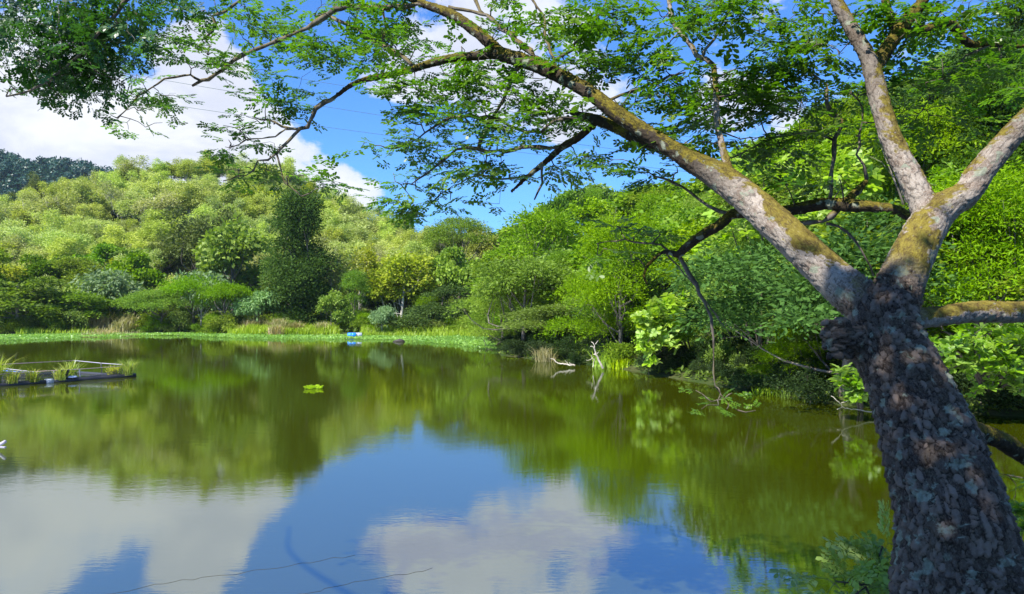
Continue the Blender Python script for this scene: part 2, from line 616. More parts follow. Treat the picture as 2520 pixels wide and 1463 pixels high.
def build_ground():
    na = 560
    az = np.linspace(-PI, PI, na, endpoint=False)
    az = az + .35 * np.sin(az) * -1                    # finer steps towards the view
    r = np.concatenate([np.arange(0, 12, .5)[1:], np.geomspace(12, 220, 130), np.geomspace(230, 900, 60), np.geomspace(1000, 3000, 8)])
    A, R = np.meshgrid(az, r)
    X, Y = R * np.sin(A), R * np.cos(A)
    Z = ground_z(X, Y)
    V = np.stack([X, Y, Z], -1).reshape(-1, 3)
    V = np.concatenate([V, [[0, 0, float(ground_z(np.array([0.]), np.array([0.]))[0])]]])
    nr = len(r)
    i = np.arange(nr - 1)[:, None] * na
    j = np.arange(na)[None]
    k = (j + 1) % na
    F = np.stack([i + j, i + na + j, i + na + k, i + k], -1).reshape(-1, 4)
    c = len(V) - 1
    T = np.stack([np.full(na, c), np.arange(na), (np.arange(na) + 1) % na], -1)
    kind(link('ground', npmesh('ground', V, [F, T], M['ground'], smooth=True)), 'structure')


build_ground()
g_ = np.linspace(0, 1, 41)
XX, YY = np.meshgrid(-90 + 116 * g_, 2 + 100 * g_)
V = np.stack([XX, YY, XX * 0], -1).reshape(-1, 3)
i = (np.arange(40)[:, None] * 41 + np.arange(40)[None]).ravel()
kind(link('water', npmesh('water', V, np.stack([i, i + 1, i + 42, i + 41], -1), M['water'])), 'structure')

# ------------------------------------------------------------------ foliage geometry


def leaf_quads(P0, D, N, L, W, fold=.0):
    D = unit(D)
    S = unit(np.cross(D, N))
    U = np.cross(S, D)
    L = np.broadcast_to(L, (len(P0),))[:, None]
    W = np.broadcast_to(W, (len(P0),))[:, None]
    mid = P0 + D * L * .48 + U * L * fold
    V = np.stack([P0, mid + S * W * .5, P0 + D * L, mid - S * W * .5], 1).reshape(-1, 3)
    F = np.arange(len(P0) * 4).reshape(-1, 4)
    return V, F


def rnd_unit(rng, n):
    return unit(rng.normal(size=(n, 3)))


def crown_points(rng, kind_, R, H, zb, nlobe, ncl):
    """cluster centres and their outward directions; lobes give the billowing outline"""
    lobes = []
    if kind_ == 'umbrella':
        for _ in range(nlobe):
            a, q = rng.uniform(0, 2 * PI), math.sqrt(rng.uniform(0.0, 1))
            lr = R * rng.uniform(.26, .42)
            lobes.append((math.cos(a) * q * (R - lr * .7), math.sin(a) * q * (R - lr * .7),
                          H - lr * .35 - (q ** 2) * (H - zb) * rng.uniform(.35, .8), lr, .38))
    elif kind_ == 'layer':
        for _ in range(nlobe):
            t = rng.uniform(0, 1)
            zz = zb + (H - zb) * t
            q = math.sqrt(rng.uniform(.1, 1)) * (1 - .75 * t ** 1.6)
            a = rng.uniform(0, 2 * PI)
            lr = R * rng.uniform(.24, .40)
            lobes.append((math.cos(a) * q * (R - lr * .5), math.sin(a) * q * (R - lr * .5), zz - lr * .3, lr, .5))
    elif kind_ == 'plume':
        for _ in range(nlobe):
            q = math.sqrt(rng.uniform(0, 1)) * R * .85
            a = rng.uniform(0, 2 * PI)
            lr = R * rng.uniform(.16, .30)
            top_ = H * rng.uniform(.62, 1.0) - .35 * q
            z0 = zb + rng.uniform(0, .35) * (top_ - zb)
            lobes.append((math.cos(a) * q, math.sin(a) * q, top_ - lr * 1.5, lr, 1.5))
            lobes.append((math.cos(a) * q * .8, math.sin(a) * q * .8, (top_ + z0) / 2, lr * 1.2, 1.6))
    elif kind_ == 'column':
        for _ in range(nlobe):
            t = rng.uniform(0, 1)
            zz = zb + (H - zb) * t
            q = math.sqrt(rng.uniform(.1, 1)) * (math.sin(PI * (.12 + .80 * t)) ** .55)
            a = rng.uniform(0, 2 * PI)
            lr = R * rng.uniform(.32, .5)
            lobes.append((math.cos(a) * q * (R - lr * .7), math.sin(a) * q * (R - lr * .7), zz - lr * .3, lr, 1.25))
    else:
        for _ in range(nlobe):
            v = rnd_unit(rng, 1)[0]
            v[2] = abs(v[2]) * 1.25 - .55
            q = rng.uniform(.3, 1.25)
            lr = R * rng.uniform(.15, .40)
            zc, hz = (H + zb) / 2, (H - zb) / 2
            lobes.append((v[0] * q * (R - lr * .6), v[1] * q * (R - lr * .6), zc + v[2] * q * (hz - lr * .5), lr, .85))
    lobes = np.array(lobes)
    idx = rng.choice(len(lobes), ncl, p=lobes[:, 3] ** 2 / (lobes[:, 3] ** 2).sum())
    d = rnd_unit(rng, ncl)
    d[:, 2] = np.where(d[:, 2] < -.25, -d[:, 2] * .8, d[:, 2])
    d = unit(d)
    lb = lobes[idx]
    q = rng.uniform(.30, 1.25, ncl) ** .5 * np.where(rng.uniform(size=ncl) < .12, rng.uniform(1.0, 1.5, ncl), 1)
    C = lb[:, :3] + d * (lb[:, 3] * q)[:, None] * np.stack([np.ones(ncl), np.ones(ncl), lb[:, 4]], -1)
    return C, d, lobes, idx


def make_crown(seed, kind_, R, H, zb, nlobe, ncl, nleaf, L, W, csize, flat=.5, droop=.1, up=.8, mat=None, radial=.5):
    """n leaf sprays of nleaf leaves each"""
    rng = np.random.default_rng(seed)
    C, d, lobes, idx = crown_points(rng, kind_, R, H, zb, nlobe, ncl)
    n = ncl * nleaf
    ci = np.repeat(np.arange(ncl), nleaf)
    off = rng.normal(size=(n, 3)) * csize * .5
    # each spray lies in its own tilted plane
    pn = unit(np.stack([d[:, 0] * .7, d[:, 1] * .7, np.abs(d[:, 2]) + .5], -1) + rng.normal(size=(ncl, 3)) * .42)
    pnl = pn[ci]
    off -= pnl * (off * pnl).sum(1, keepdims=True) * (1 - flat)
    P0 = C[ci] + off
    P0[:, 2] -= droop * (off[:, :2] ** 2).sum(1) / max(csize, .01)
    N = unit(pnl * up + rng.normal(size=(n, 3)) * (.45 if kind_ in ('layer', 'umbrella') else 1.25))
    D = unit(unit(off + 1e-6) * radial + d[ci] * .5 + rng.normal(size=(n, 3)) * .5)
    D[:, 2] -= droop * 1.2
    s = rng.uniform(.65, 1.3, n)
    V, F = leaf_quads(P0, D, N, L * s, W * s, .08)
    v = np.clip(rng.normal(.5, .2, n) + (rng.normal(0, .18, ncl))[ci] + (rng.normal(0, .12, len(lobes)))[idx][ci], 0, 1)
    me = npmesh('crown', V, F, mat, {'v': v})
    return me, lobes


def make_trunk(seed, lobes, H, r0, mat, lean=.06, nl=10, n=7, twigs=0):
    rng = np.random.default_rng(seed + 991)
    mb = MB()
    a = rng.uniform(0, 2 * PI)
    top = H * .72
    zs = np.linspace(-.6, top, 8)
    bx = np.cumsum(rng.normal(0, lean * .3, 8)) + math.cos(a) * lean * zs
    by = np.cumsum(rng.normal(0, lean * .3, 8)) + math.sin(a) * lean * zs
    pts = np.stack([bx - bx[0], by - by[0], zs], -1)
    rad = r0 * (1 - .75 * (zs + .6) / (top + .6)) + r0 * .35 * np.exp(-(zs + .6) / .4)
    mb_tube(mb, pts, rad, n)
    ll = lobes[rng.permutation(len(lobes))[:nl]]
    for l in ll:
        e = l[:3].copy()
        t = np.clip((e[2] * .55 - rng.uniform(0, .12) * H) / top, .15, .9)
        s = np.array([np.interp(t * top, zs, pts[:, 0]), np.interp(t * top, zs, pts[:, 1]), t * top])
        m = (s + e) / 2 + np.array([0, 0, -.08 * H]) + rng.normal(0, .05 * H, 3)
        q = spline([(*s, r0 * .42), (*m, r0 * .26), (*e, r0 * .09)], np.linalg.norm(e - s) / 5 + .05)
        mb_tube(mb, q[:, :3], q[:, 3], 5)
        for _ in range(twigs):
            f = q[rng.integers(len(q) // 2, len(q)), :3]
            e2 = e + rnd_unit(rng, 1)[0] * l[3] * rng.uniform(.6, 1.0)
            mb_tube(mb, [f, (f + e2) / 2 + rng.normal(0, .1, 3), e2], [r0 * .11, r0 * .08, r0 * .04], 3)
    return mb.mesh('trunk', mat, smooth=True)


# kind: (shape, R, H, crown base, lobes, clusters, leaves per cluster, leaf L, leaf W, cluster size, flat, droop, up, bark, trunk r, twigs)
KINDS = {
    'hill': ('plume', 3.0, 9, .6, 10, 1200, 10, .24, .10, .50, .6, .25, .7, 'trunk_pale', .16, 9),
    'dry': ('plume', 2.8, 8.5, 2, 8, 480, 9, .32, .10, .6, .5, .2, .6, 'trunk_pale', .17, 16),
    'olive': ('plume', 3.3, 9, 1, 11, 900, 11, .30, .13, .6, .5, .1, .6, 'trunk_far', .16, 2),
    'broad': ('round', 3.3, 8.5, 1.2, 15, 620, 9, .40, .30, .62, .6, .35, .6, 'trunk_far', .15, 2),
    'yellow': ('plume', 3.2, 9, 1.0, 11, 900, 9, .32, .22, .6, .6, .3, .6, 'trunk_pale', .14, 3),
    'mid': ('round', 3.4, 8.5, -1.0, 16, 900, 10, .30, .17, .6, .5, .2, .6, 'trunk_far', .16, 2),
    'feather': ('layer', 3.8, 8.0, 1.0, 22, 850, 13, .26, .085, .75, .14, .12, 1.1, 'trunk_far', .16, 2),
    'umbrella': ('umbrella', 4.6, 6.0, 2.2, 22, 1100, 15, .24, .085, .8, .13, .02, 1.3, 'trunk_far', .2, 2),
    'tall_umbrella': ('umbrella', 4.8, 13.0, 8.0, 17, 620, 14, .28, .11, .8, .2, .10, 1.0, 'trunk_far', .24, 3),
    'dark': ('column', 3.2, 13, 0.6, 64, 3300, 10, .30, .12, .6, .8, .1, .5, 'trunk_far', .2, 2),
    'darkround': ('round', 3.4, 8.5, -1.0, 15, 900, 10, .28, .14, .6, .6, .15, .6, 'trunk_far', .17, 2),
    'pale': ('round', 2.8, 5.5, .8, 12, 420, 9, .42, .17, .7, .4, .5, .7, 'trunk_pale', .1, 2),
    'darkshrub': ('round', 1.6, 2.6, .0, 10, 330, 10, .17, .08, .42, .6, .2, .6, 'trunk_far', .04, 2),
    'shrub': ('round', 1.5, 2.4, .1, 9, 260, 9, .20, .10, .40, .6, .15, .6, 'trunk_far', .04, 1),
    'fineshrub': ('layer', 1.6, 2.6, .2, 11, 300, 12, .17, .05, .45, .2, .15, 1.0, 'trunk_far', .04, 1),
    # the same kinds as they stand on the near right shore: finer leaves, more of them
    'broad_near': ('round', 3.2, 8.0, 1.2, 17, 1500, 10, .25, .17, .50, .6, .35, .6, 'trunk_far', .15, 2),
    'mid_near': ('round', 3.3, 8.0, 1.2, 17, 1900, 10, .20, .10, .50, .5, .2, .6, 'trunk_far', .15, 3),
    'feather_near': ('layer', 3.6, 7.5, 1.2, 24, 1600, 15, .18, .05, .62, .12, .12, 1.2, 'trunk_far', .15, 3),
    'dark_near': ('round', 3.3, 8.0, .3, 17, 1700, 10, .19, .09, .50, .6, .2, .6, 'trunk_far', .15, 3),
}
MATOF = {'dark': 'dark', 'darkround': 'dark', 'umbrella': 'feather', 'tall_umbrella': 'mid', 'darkshrub': 'shade_undergrowth', 'shrub': 'shrub', 'fineshrub': 'feather',
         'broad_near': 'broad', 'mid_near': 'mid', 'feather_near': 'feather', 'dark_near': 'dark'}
NVAR = {'hill': 6, 'broad': 3, 'mid': 3, 'feather': 3, 'shrub': 3, 'olive': 2, 'dry': 2, 'darkround': 2, 'fineshrub': 2}
PROTO = {}


def proto(k, v):
    if (k, v) not in PROTO:
        (sh, R, H, zb, nlb, ncl, nlf, L, W, cs, fl, dr, up, bk, r0, tw) = KINDS[k]
        seed = sum(map(ord, k)) * 13 + v
        me, lobes = make_crown(seed, sh, R, H, zb, nlb, ncl, nlf, L, W, cs, fl, dr, up, M[MATOF.get(k, k)])
        tr = make_trunk(seed, lobes, H, r0, M[bk], nl=9 if R > 2 else 5, twigs=tw)
        PROTO[(k, v)] = (me, tr)
    return PROTO[(k, v)]


rs = np.random.default_rng(7)


def tree(k, x, y, h, r, label, cat='tree', name=None, group=None, v=None, sink=.15, rz=None, z=None):
    if v is None:
        v = int(rs.integers(NVAR.get(k, 2)))
    me, tr = proto(k, v)
    R0, H0 = KINDS[k][1], KINDS[k][2]
    if z is None:
        z = float(ground_z(np.array([x]), np.array([y]))[0])
        z = max(z, -.3) - sink
    o = thing(name or ('shrub' if 'shrub' in k else 'tree'), label, cat, (x, y, z),
              rs.uniform(0, 2 * PI) if rz is None else rz, (r / R0 * rs.uniform(.85, 1.2), r / R0 * rs.uniform(.85, 1.2), h / H0), group)
    link('trunk', tr, o)
    link('crown', me, o)
    return o


def at(px, Y):
    return (px - 1260) / FPX * Y


def hero(k, px, Y, ytop, wpx, label, cat='tree', name=None, v=None, zb=None, group=None, yb=None):
    x = at(px, Y)
    z0 = max(float(ground_z(np.array([x]), np.array([Y]))[0]), -.2)
    if yb is not None:
        z0 = EYE + (765 - yb) / FPX * Y
    h = EYE + (765 - ytop) / FPX * Y - z0
    return tree(k, x, Y, h + .15, wpx / 2 / FPX * Y, label, cat, name, group, v, z=z0 - .15)


# ---- far mountain wood: one mass
def mountain_wood():
    rng = np.random.default_rng(3)
    Vs, Fs, vs, n0 = [], [], [], 0
    for t_ in range(1500):
        px = rng.uniform(-260, 520)
        y = rng.uniform(330, 560)
        x = at(px, y)
        z = float(ground_z(np.array([x]), np.array([y]))[0])
        if z < 12:
            continue
        r = rng.uniform(3.0, 5.5)
        hh = rng.uniform(6, 12)
        n = 95
        d = rnd_unit(rng, n)
        d[:, 2] = np.abs(d[:, 2])
        P0 = np.array([x, y, z + hh - r]) + d * r * rng.uniform(.55, 1.05, (n, 1))
        V, F = leaf_quads(P0, rnd_unit(rng, n), unit(d + rng.normal(size=(n, 3)) * .3), rng.uniform(1.1, 2.2, n), rng.uniform(.8, 1.4, n))
        Vs.append(V)
        Fs.append(F + n0)
        n0 += len(V)
        vs.append(np.clip(rng.normal(.5, .2, n) + rng.normal(0, .2), 0, 1))
    me = npmesh('mountain_wood', np.concatenate(Vs), np.concatenate(Fs), M['far'], {'v': np.concatenate(vs)})
    o = thing('mountain_wood', 'dark blue-green wood covering the distant mountain at the left', 'wood', (0, 0, 0), me=me)
    kind(o, 'stuff')


mountain_wood()

# ---- named trees that stand out
HEROES = [
    ('dark', 735, 97, 496, 142, 'tall dense dark green tree rising above the middle of the far bank', 'tree', None, 1),
    ('umbrella', 478, 98, 686, 240, 'tallest of the three flat-crowned bright trees behind the weed mat'),
    ('umbrella', 395, 98, 716, 190, 'low left one of the three flat-crowned bright trees behind the weed mat'),
    ('umbrella', 555, 95, 702, 170, 'right one of the three flat-crowned bright trees behind the weed mat'),
    ('mid', 45, 95, 655, 230, 'rounded green tree with dark shade under it at the far left end of the bank'),
    ('mid', 175, 99, 700, 170, 'low mid green tree beside the tan reeds on the left bank'),
    ('broad', 575, 112, 525, 185, 'bright lime broad-leaved tree just left of the tall dark tree'),
    ('olive', 500, 122, 487, 170, 'olive brown-green tree up the slope behind the bright lime tree'),
    ('tall_umbrella', 1128, 112, 535, 165, 'tall umbrella-crowned tree standing against the low gap of sky in the middle'),
    ('yellow', 985, 100, 610, 210, 'yellow-green broad-leaved tree right of the middle of the far bank'),
    ('feather', 868, 94, 665, 120, 'fresh green feathery tree between the dark tree and the yellow-green one'),
    ('pale', 492, 98, 650, 125, 'pale blue-green tree peeping over the flat rain tree crown'),
    ('pale', 285, 104, 650, 130, 'pale grey-green tree low on the left slope'),
    ('darkround', 1080, 92, 690, 180, 'dark round tree behind the right end of the bright bank grass'),
    ('feather', 1330, 70, 508, 340, 'large bright feathery tree crowning the right shore where the sky begins'),
    ('feather_near', 1240, 59, 655, 230, 'bright feathery tree leaning over the right end of the weed mat'),
    ('feather_near', 1480, 47, 668, 180, 'vivid feathery tree above the bleached dead branches'),
    ('mid_near', 1370, 50, 735, 240, 'mid green tree low over the dark undercut shore'),
    ('broad_near', 1640, 35.5, 738, 120, 'lime vine-covered tree hanging leaf clusters over the water right of the dead snag'),
    ('feather_near', 1955, 27.5, 785, 210, 'bright feathery tree low on the right shore, left of the big trunk'),
    ('darkround', 1400, 84, 448, 130, 'dark round tree on the right skyline beside the gap of sky'),
    ('broad_near', 1740, 44, 520, 260, 'broad-leaved lime tree on the slope behind the long mossy bough'),
    ('pale', 630, 96, 705, 110, 'grey-green tree right of the flat rain tree'),
    ('pale', 940, 89, 745, 60, 'small pale-leaved young tree at the edge of the bank grass'),
]
HP = []
for h_ in HEROES:
    hero(*h_)
    HP.append((at(h_[1], h_[2]), h_[2], h_[4] / 2 / FPX * h_[2]))

# ---- the forest on the slopes
ZL = {'hill': 'pale feathery tree', 'dry': 'half-bare twiggy tree', 'olive': 'olive green tree', 'broad': 'lime broad-leaved tree',
      'yellow': 'yellow-green tree', 'mid': 'mid green tree', 'feather': 'bright feathery tree', 'darkround': 'dark round tree',
      'broad_near': 'lime broad-leaved tree', 'mid_near': 'mid green tree', 'feather_near': 'bright feathery tree', 'dark_near': 'dark green tree'}


def zone(px, d, Y):
    if px < 1215:
        v_ = 'near the skyline' if d > 45 else ('half way up' if d > 18 else 'low')
        for lim, t_ in ((200, 'at the far left'), (420, 'above the tan reeds'), (640, 'above the flat-crowned trees'), (830, 'behind the tall dark tree'),
                        (1050, 'above the blue drum'), (1215, 'below the gap of sky')):
            if px < lim:
                return v_ + ' ' + t_
    v_ = 'high' if d > 16 else ('half way up' if d > 7 else 'low')
    for lim, t_ in ((1450, 'left of the dead snag'), (1700, 'above the dead snag'), (2000, 'behind the long bough'), (2200, 'behind the fork')):
        if px < lim:
            return v_ + ' ' + t_
    return v_ + ' right of the big trunk'


cnt = 0
ys = 19.0
while ys < 186:
    sp = 4.4 if ys < 70 else 5.0
    x = -.80 * ys
    while x < .80 * ys:
        X = x + rs.uniform(-.4, .4) * sp
        Y = ys + rs.uniform(-.4, .4) * sp
        x += sp
        px = 1260 + FPX * X / Y
        if px < -180 or px > 2760:
            continue
        d = float(lake_dist(np.array([X]), np.array([Y]))[0])
        W = np.interp(px, RX, RW)
        if d < (2.2 if px < 1215 else .3) or d > W + 9:
            continue
        if px < 1210 and d < 5 and Y > 60 and rs.uniform() < .75:
            continue
        if any((X - a) ** 2 + (Y - b) ** 2 < (c * .75 + 1.2) ** 2 for a, b, c in HP):
            continue
        # keep the sight line to the named trees open
        q = rs.uniform()
        if px < 1215:
            if d > 30:
                ks = 'hill' if q < .70 else ('dry' if q < .84 else ('yellow' if q < .93 else 'olive'))
            elif d > 12:
                ks = 'hill' if q < .34 else ('mid' if q < .56 else ('broad' if q < .74 else ('dry' if q < .81 else ('yellow' if q < .92 else 'olive'))))
                if px > 800 and q < .5:
                    ks = 'yellow' if q < .3 else 'broad'
            else:
                ks = 'mid' if q < .4 else ('darkround' if q < .62 else ('feather' if q < .8 else 'broad'))
            hgt = rs.uniform(6.0, 10.5) if d > 12 else rs.uniform(4.5, 7.0)
        else:
            near = Y < 62
            if d < 6:
                ks = 'dark' if q < .12 else ('mid' if q < .45 else ('broad' if q < .65 else 'feather'))
                hgt = rs.uniform(5.5, 8.0)
            else:
                if px > 2150:
                    q = .38 + .62 * q
                ks = 'broad' if q < .46 else ('mid' if q < .66 else ('feather' if q < .84 else 'dark'))
                hgt = rs.uniform(6.5, 9.0)
            if near:
                ks += '_near'
            elif ks == 'dark':
                ks = 'darkround'
        # the named trees in front must stay in view
        blocked = False
        for hh, (a, b, c) in zip(HEROES, HP):
            if Y < b and abs(px - hh[1]) < hh[4] / 2 + 40:
                zt = float(ground_z(np.array([X]), np.array([Y]))[0]) + hgt
                if 765 - (zt - EYE) / Y * FPX < 765 - (765 - hh[2]) * .62:
                    blocked = True
        if blocked:
            hgt *= .5
        lab = ZL[ks] + ' ' + zone(px, d, Y)
        tree(ks, X, Y, hgt, hgt * rs.uniform(.34, .46) * (1.25 if px > 1215 else 1), lab, group=lab.replace('tree ', 'trees ', 1))
        cnt += 1
    ys += sp
print('forest trees', cnt)

# ---- understorey: shrubs along the shore and slope foot
nsh = 0
seg = []
n = len(LAKE)
for i in range(n):
    a, b = LAKE[i], LAKE[(i + 1) % n]
    L = np.linalg.norm(b - a)
    m = max(1, int(L / 1.5))
    nn = unit(np.array([(b - a)[1], -(b - a)[0]]))
    for k in range(m):
        seg.append((a + (b - a) * (k + .5) / m, nn))
for p_, nn in seg:
    for row in range((3 if p_[0] < -28 else 2) if p_[1] > 50 and p_[0] < -.8 else 4):
        q = p_ + nn * (rs.uniform(.3, 1.6) * (1 if p_[1] > 50 and p_[0] < -.8 else .45) + row * (2.2 if p_[1] > 50 and p_[0] < -.8 else 1.3)) + rs.normal(0, .4, 2)
        if q[1] < 17:
            continue
        px = 1260 + FPX * q[0] / q[1]
        if px < -60 or px > 2620:
            continue
        d = float(lake_dist(np.array([q[0]]), np.array([q[1]]))[0])
        if d < -.3:
            continue
        far = px < 1222
        if far and (640 < px < 840 or 880 < px < 1200) and row == 0:
            continue
        if (190 < px < 330 or 575 < px < 800) and far and row < 2:
            continue
        if far and row == 0 and px > 640 and rs.uniform() < .45:
            continue
        hgt = rs.uniform(1.2, 3.0 if px < 640 else 2.3) if far else rs.uniform(.6, 1.5)
        ks = 'shrub' if rs.uniform() < .7 else 'fineshrub'
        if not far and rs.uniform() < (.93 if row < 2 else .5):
            ks = 'darkshrub'  # leaves coloured near black for the shade at the bank foot
        w1 = 'at the waterline' if row == 0 else 'just behind the waterline' if row == 1 else 'back from the waterline'
        w2 = [t_ for lim, t_ in ((200, 'at the far left'), (420, 'by the tan reeds'), (640, 'under the flat-crowned trees'), (880, 'left of the blue drum'), (1222, 'right of the blue drum'),
                                 (1450, 'left of the dead snag'), (1700, 'right of the dead snag'), (2120, 'left of the big trunk'), (9999, 'right of the big trunk')) if px < lim][0]
        where = w1 + ' ' + w2
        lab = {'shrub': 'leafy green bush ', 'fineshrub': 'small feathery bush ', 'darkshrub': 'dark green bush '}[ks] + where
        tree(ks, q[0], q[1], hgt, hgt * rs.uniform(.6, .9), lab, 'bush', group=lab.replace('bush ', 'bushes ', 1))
        nsh += 1
print('shrubs', nsh)

# ------------------------------------------------------------------ bank grass, reeds, floating weed


def blades(rng, X, Y, Z, h, wd, bend=.5, spread=.35):
    n = len(X)
    P0 = np.stack([X, Y, Z], -1)
    az = rng.uniform(0, 2 * PI, n)
    dr = np.stack([np.cos(az), np.sin(az), np.zeros(n)], -1)
    S = np.stack([-np.sin(az), np.cos(az), np.zeros(n)], -1)
    h = np.broadcast_to(h, (n,))[:, None]
    wd = np.broadcast_to(wd, (n,))[:, None]
    sp = rng.uniform(0, spread, n)[:, None]
    bd = rng.uniform(.2, 1, n)[:, None] * bend
    m = P0 + dr * h * sp * .6 + np.array([0, 0, 1.0]) * h * .6
    t = P0 + dr * h * (sp + bd * .55) + np.array([0, 0, 1.0]) * h * (1 - bd * .45)
    V = np.stack([P0 - S * wd * .5, P0 + S * wd * .5, m + S * wd * .42, m - S * wd * .42, t], 1).reshape(-1, 3)
    b = np.arange(n)[:, None] * 5
    return V, b + np.array([[0, 1, 2, 3]]), b + np.array([[3, 2, 4]])


def sample_strip(rng, n, px0, px1, yf, yb):
    """world points on flat ground between two photographed edges, even in area"""
    px = rng.uniform(px0, px1, n * 4)
    a = EYE * FPX / (np.interp(px, *yf) - 765)
    b = EYE * FPX / (np.interp(px, *yb) - 765)
    q = rng.uniform(size=n * 4)
    Y = a + (b - a) * q
    keep = rng.uniform(size=n * 4) < ((b - a) * Y) / (((b - a) * Y).max())
    px, Y, q = px[keep][:n], Y[keep][:n], q[keep][:n]
    return (px - 1260) / FPX * Y, Y, q


rg = np.random.default_rng(11)
FRONT = ([-300, 0, 90, 150, 290, 330, 450, 520, 640, 850, 980, 1050, 1130, 1180, 1222],
         [856, 842, 840, 836.5, 832, 829, 829, 833, 836, 838, 841, 846, 857, 865, 869])
BACK = ([-300, 0, 150, 300, 450, 640, 900, 1200, 1222], [832, 827, 824.5, 822.5, 822.5, 827.5, 828.5, 830, 831])
XW, YW, q = sample_strip(rg, 30000, -250, 1224, FRONT, BACK)
ed = vnoise(np.stack([XW, YW, XW * 0], -1), .35) + .35 * vnoise(np.stack([XW, YW, XW * 0], -1), 1.3)
keep = (q > .10 * ed * 2) & ~((ed < .30) & (q < .5))
XW, YW, q = XW[keep], YW[keep], q[keep]
n = len(XW)
up_ = unit(np.array([[0, 0, 1.0]]) + rg.normal(size=(n, 3)) * .5)
az = rg.uniform(0, 2 * PI, n)
hz = .04 + .22 * np.clip(vnoise(np.stack([XW, YW, XW * 0], -1), .5) - .1, 0, 1) * rg.uniform(.3, 1.3, n)
V, F = leaf_quads(np.stack([XW, YW, hz], -1), np.stack([np.cos(az), np.sin(az), rg.uniform(0, .9, n)], -1), up_,
                  rg.uniform(.13, .28, n), rg.uniform(.11, .22, n), .12)
vv = np.clip(.5 + (vnoise(np.stack([XW, YW, XW * 0], -1), .25) - .5) * .7 + rg.normal(0, .2, n), 0, 1)
kind(thing('floating_weed', 'bright green mat of floating water weed along the far left shore', 'water weed', (0, 0, 0),
           me=npmesh('floating_weed', V, F, M['hyacinth'], {'v': vv})), 'stuff')


def grass_strip(name, lab, px0, px1, yf, yb, n, h, mat='grass'):
    X, Y, q = sample_strip(rg, n, px0, px1, yf, yb)
    Z = np.maximum(ground_z(X, Y), 0) - .05
    patch = vnoise(np.stack([X, Y, X * 0], -1), .5)
    V, A, B = blades(rg, X, Y, Z, h * (.7 + patch * .8) * rg.uniform(.7, 1.2, len(X)), .06, .6)
    v = np.clip(.25 + patch * .5 + rg.normal(0, .15, len(X)), 0, 1)
    kind(thing(name, lab, 'grass', (0, 0, 0), me=npmesh(name, V, [A, B], M[mat], {'v': np.concatenate([v, v])})), 'stuff')


grass_strip('bank_grass', 'bright lime grass on the bank left of the blue drum', 560, 835,
            ([500, 900], [828, 829]), ([500, 900], [818, 816]), 13000, .85)
grass_strip('bank_grass', 'bright lime grass on the bank right of the blue drum', 888, 1216,
            ([880, 1200, 1216], [829, 833, 845]), ([880, 1216], [817, 819]), 15000, .80)
grass_strip('bank_grass', 'small patch of lime grass under the trees at the far left', 40, 240,
            ([40, 240], [828, 824]), ([40, 240], [815, 816]), 3500, .9)


def tuft(name, lab, cat, x, y, z, n, h, r, mat, wd=.03, group=None, bend=.8, seed=None):
    rng = np.random.default_rng(seed if seed is not None else int(rs.integers(1e9)))
    a, q = rng.uniform(0, 2 * PI, n), rng.uniform(0, r, n)
    V, A, B = blades(rng, q * np.cos(a), q * np.sin(a), np.zeros(n), h * rng.uniform(.45, 1.1, n), wd, bend, .95)
    v = np.clip(rng.normal(.5, .28, n), 0, 1)
    return thing(name, lab, cat, (x, y, z), me=npmesh(name, V, [A, B], M[mat], {'v': np.concatenate([v, v])}), group=group)


# tan and green reed clumps on the bank
reed_me = []
for k in range(4):
    rng = np.random.default_rng(50 + k)
    n = 420
    a, q = rng.uniform(0, 2 * PI, n), rng.uniform(0, 1.3, n)
    V, A, B = blades(rng, q * np.cos(a), q * np.sin(a), np.zeros(n), 2.3 * rng.uniform(.4, 1.1, n), .07, .75, .5)
    v = np.clip(rng.normal(.55, .3, n), 0, 1)
    reed_me.append(npmesh('reed_clump', V, [A, B], M['reed'], {'v': np.concatenate([v, v])}))
for lo, hi, cnt_, yy, lab in ((190, 330, 14, 823, 'clump of tan and green reeds left of the flat-crowned trees'), (575, 700, 15, 823, 'clump of tan reeds right of the flat-crowned trees'),
                              (700, 800, 7, 821, 'clump of dry reeds below the tall dark tree'), (1150, 1215, 5, 818, 'clump of dry reeds at the right end of the bank grass')):
    for k in range(cnt_):
        px = rs.uniform(lo, hi)
        Y = EYE * FPX / (yy + rs.uniform(-2.5, 6) - 765)
        X = at(px, Y)
        o = thing('reed_clump', lab, 'reeds', (X, Y, float(ground_z(np.array([X]), np.array([Y]))[0]) - .1), rs.uniform(0, 6), rs.uniform(.8, 1.5) * (.62 if lo > 500 else .85),
                  lab.replace('clump', 'clumps'), reed_me[k % 4])
# grass clumps hanging at the dark right shore
for px, Y, h, mt in ((1345, 45, 1.1, 'reed'), (1490, 40.5, 1.3, 'grass'), (1530, 39.5, .8, 'grass'), (1900, 27.2, .35, 'shrub'), (1960, 26.3, .45, 'shrub'), (2010, 25.4, .35, 'shrub')):
    labs = {1345: 'rusty brown and green grass clump at the foot of the dark right shore', 1490: 'arching green grass clump beside the dead snag',
            1530: 'small bright grass clump just right of the dead snag', 1900: 'yellow-green grass tuft left below the bright feathery bush',
            1960: 'yellow-green grass tuft below the middle of the bright feathery bush', 2010: 'yellow-green grass tuft nearest the big trunk on the shore'}
    tuft('grass_clump', labs[px], 'grass clump', at(px, Y), Y, .0, 260, h, .7, mt, .03)

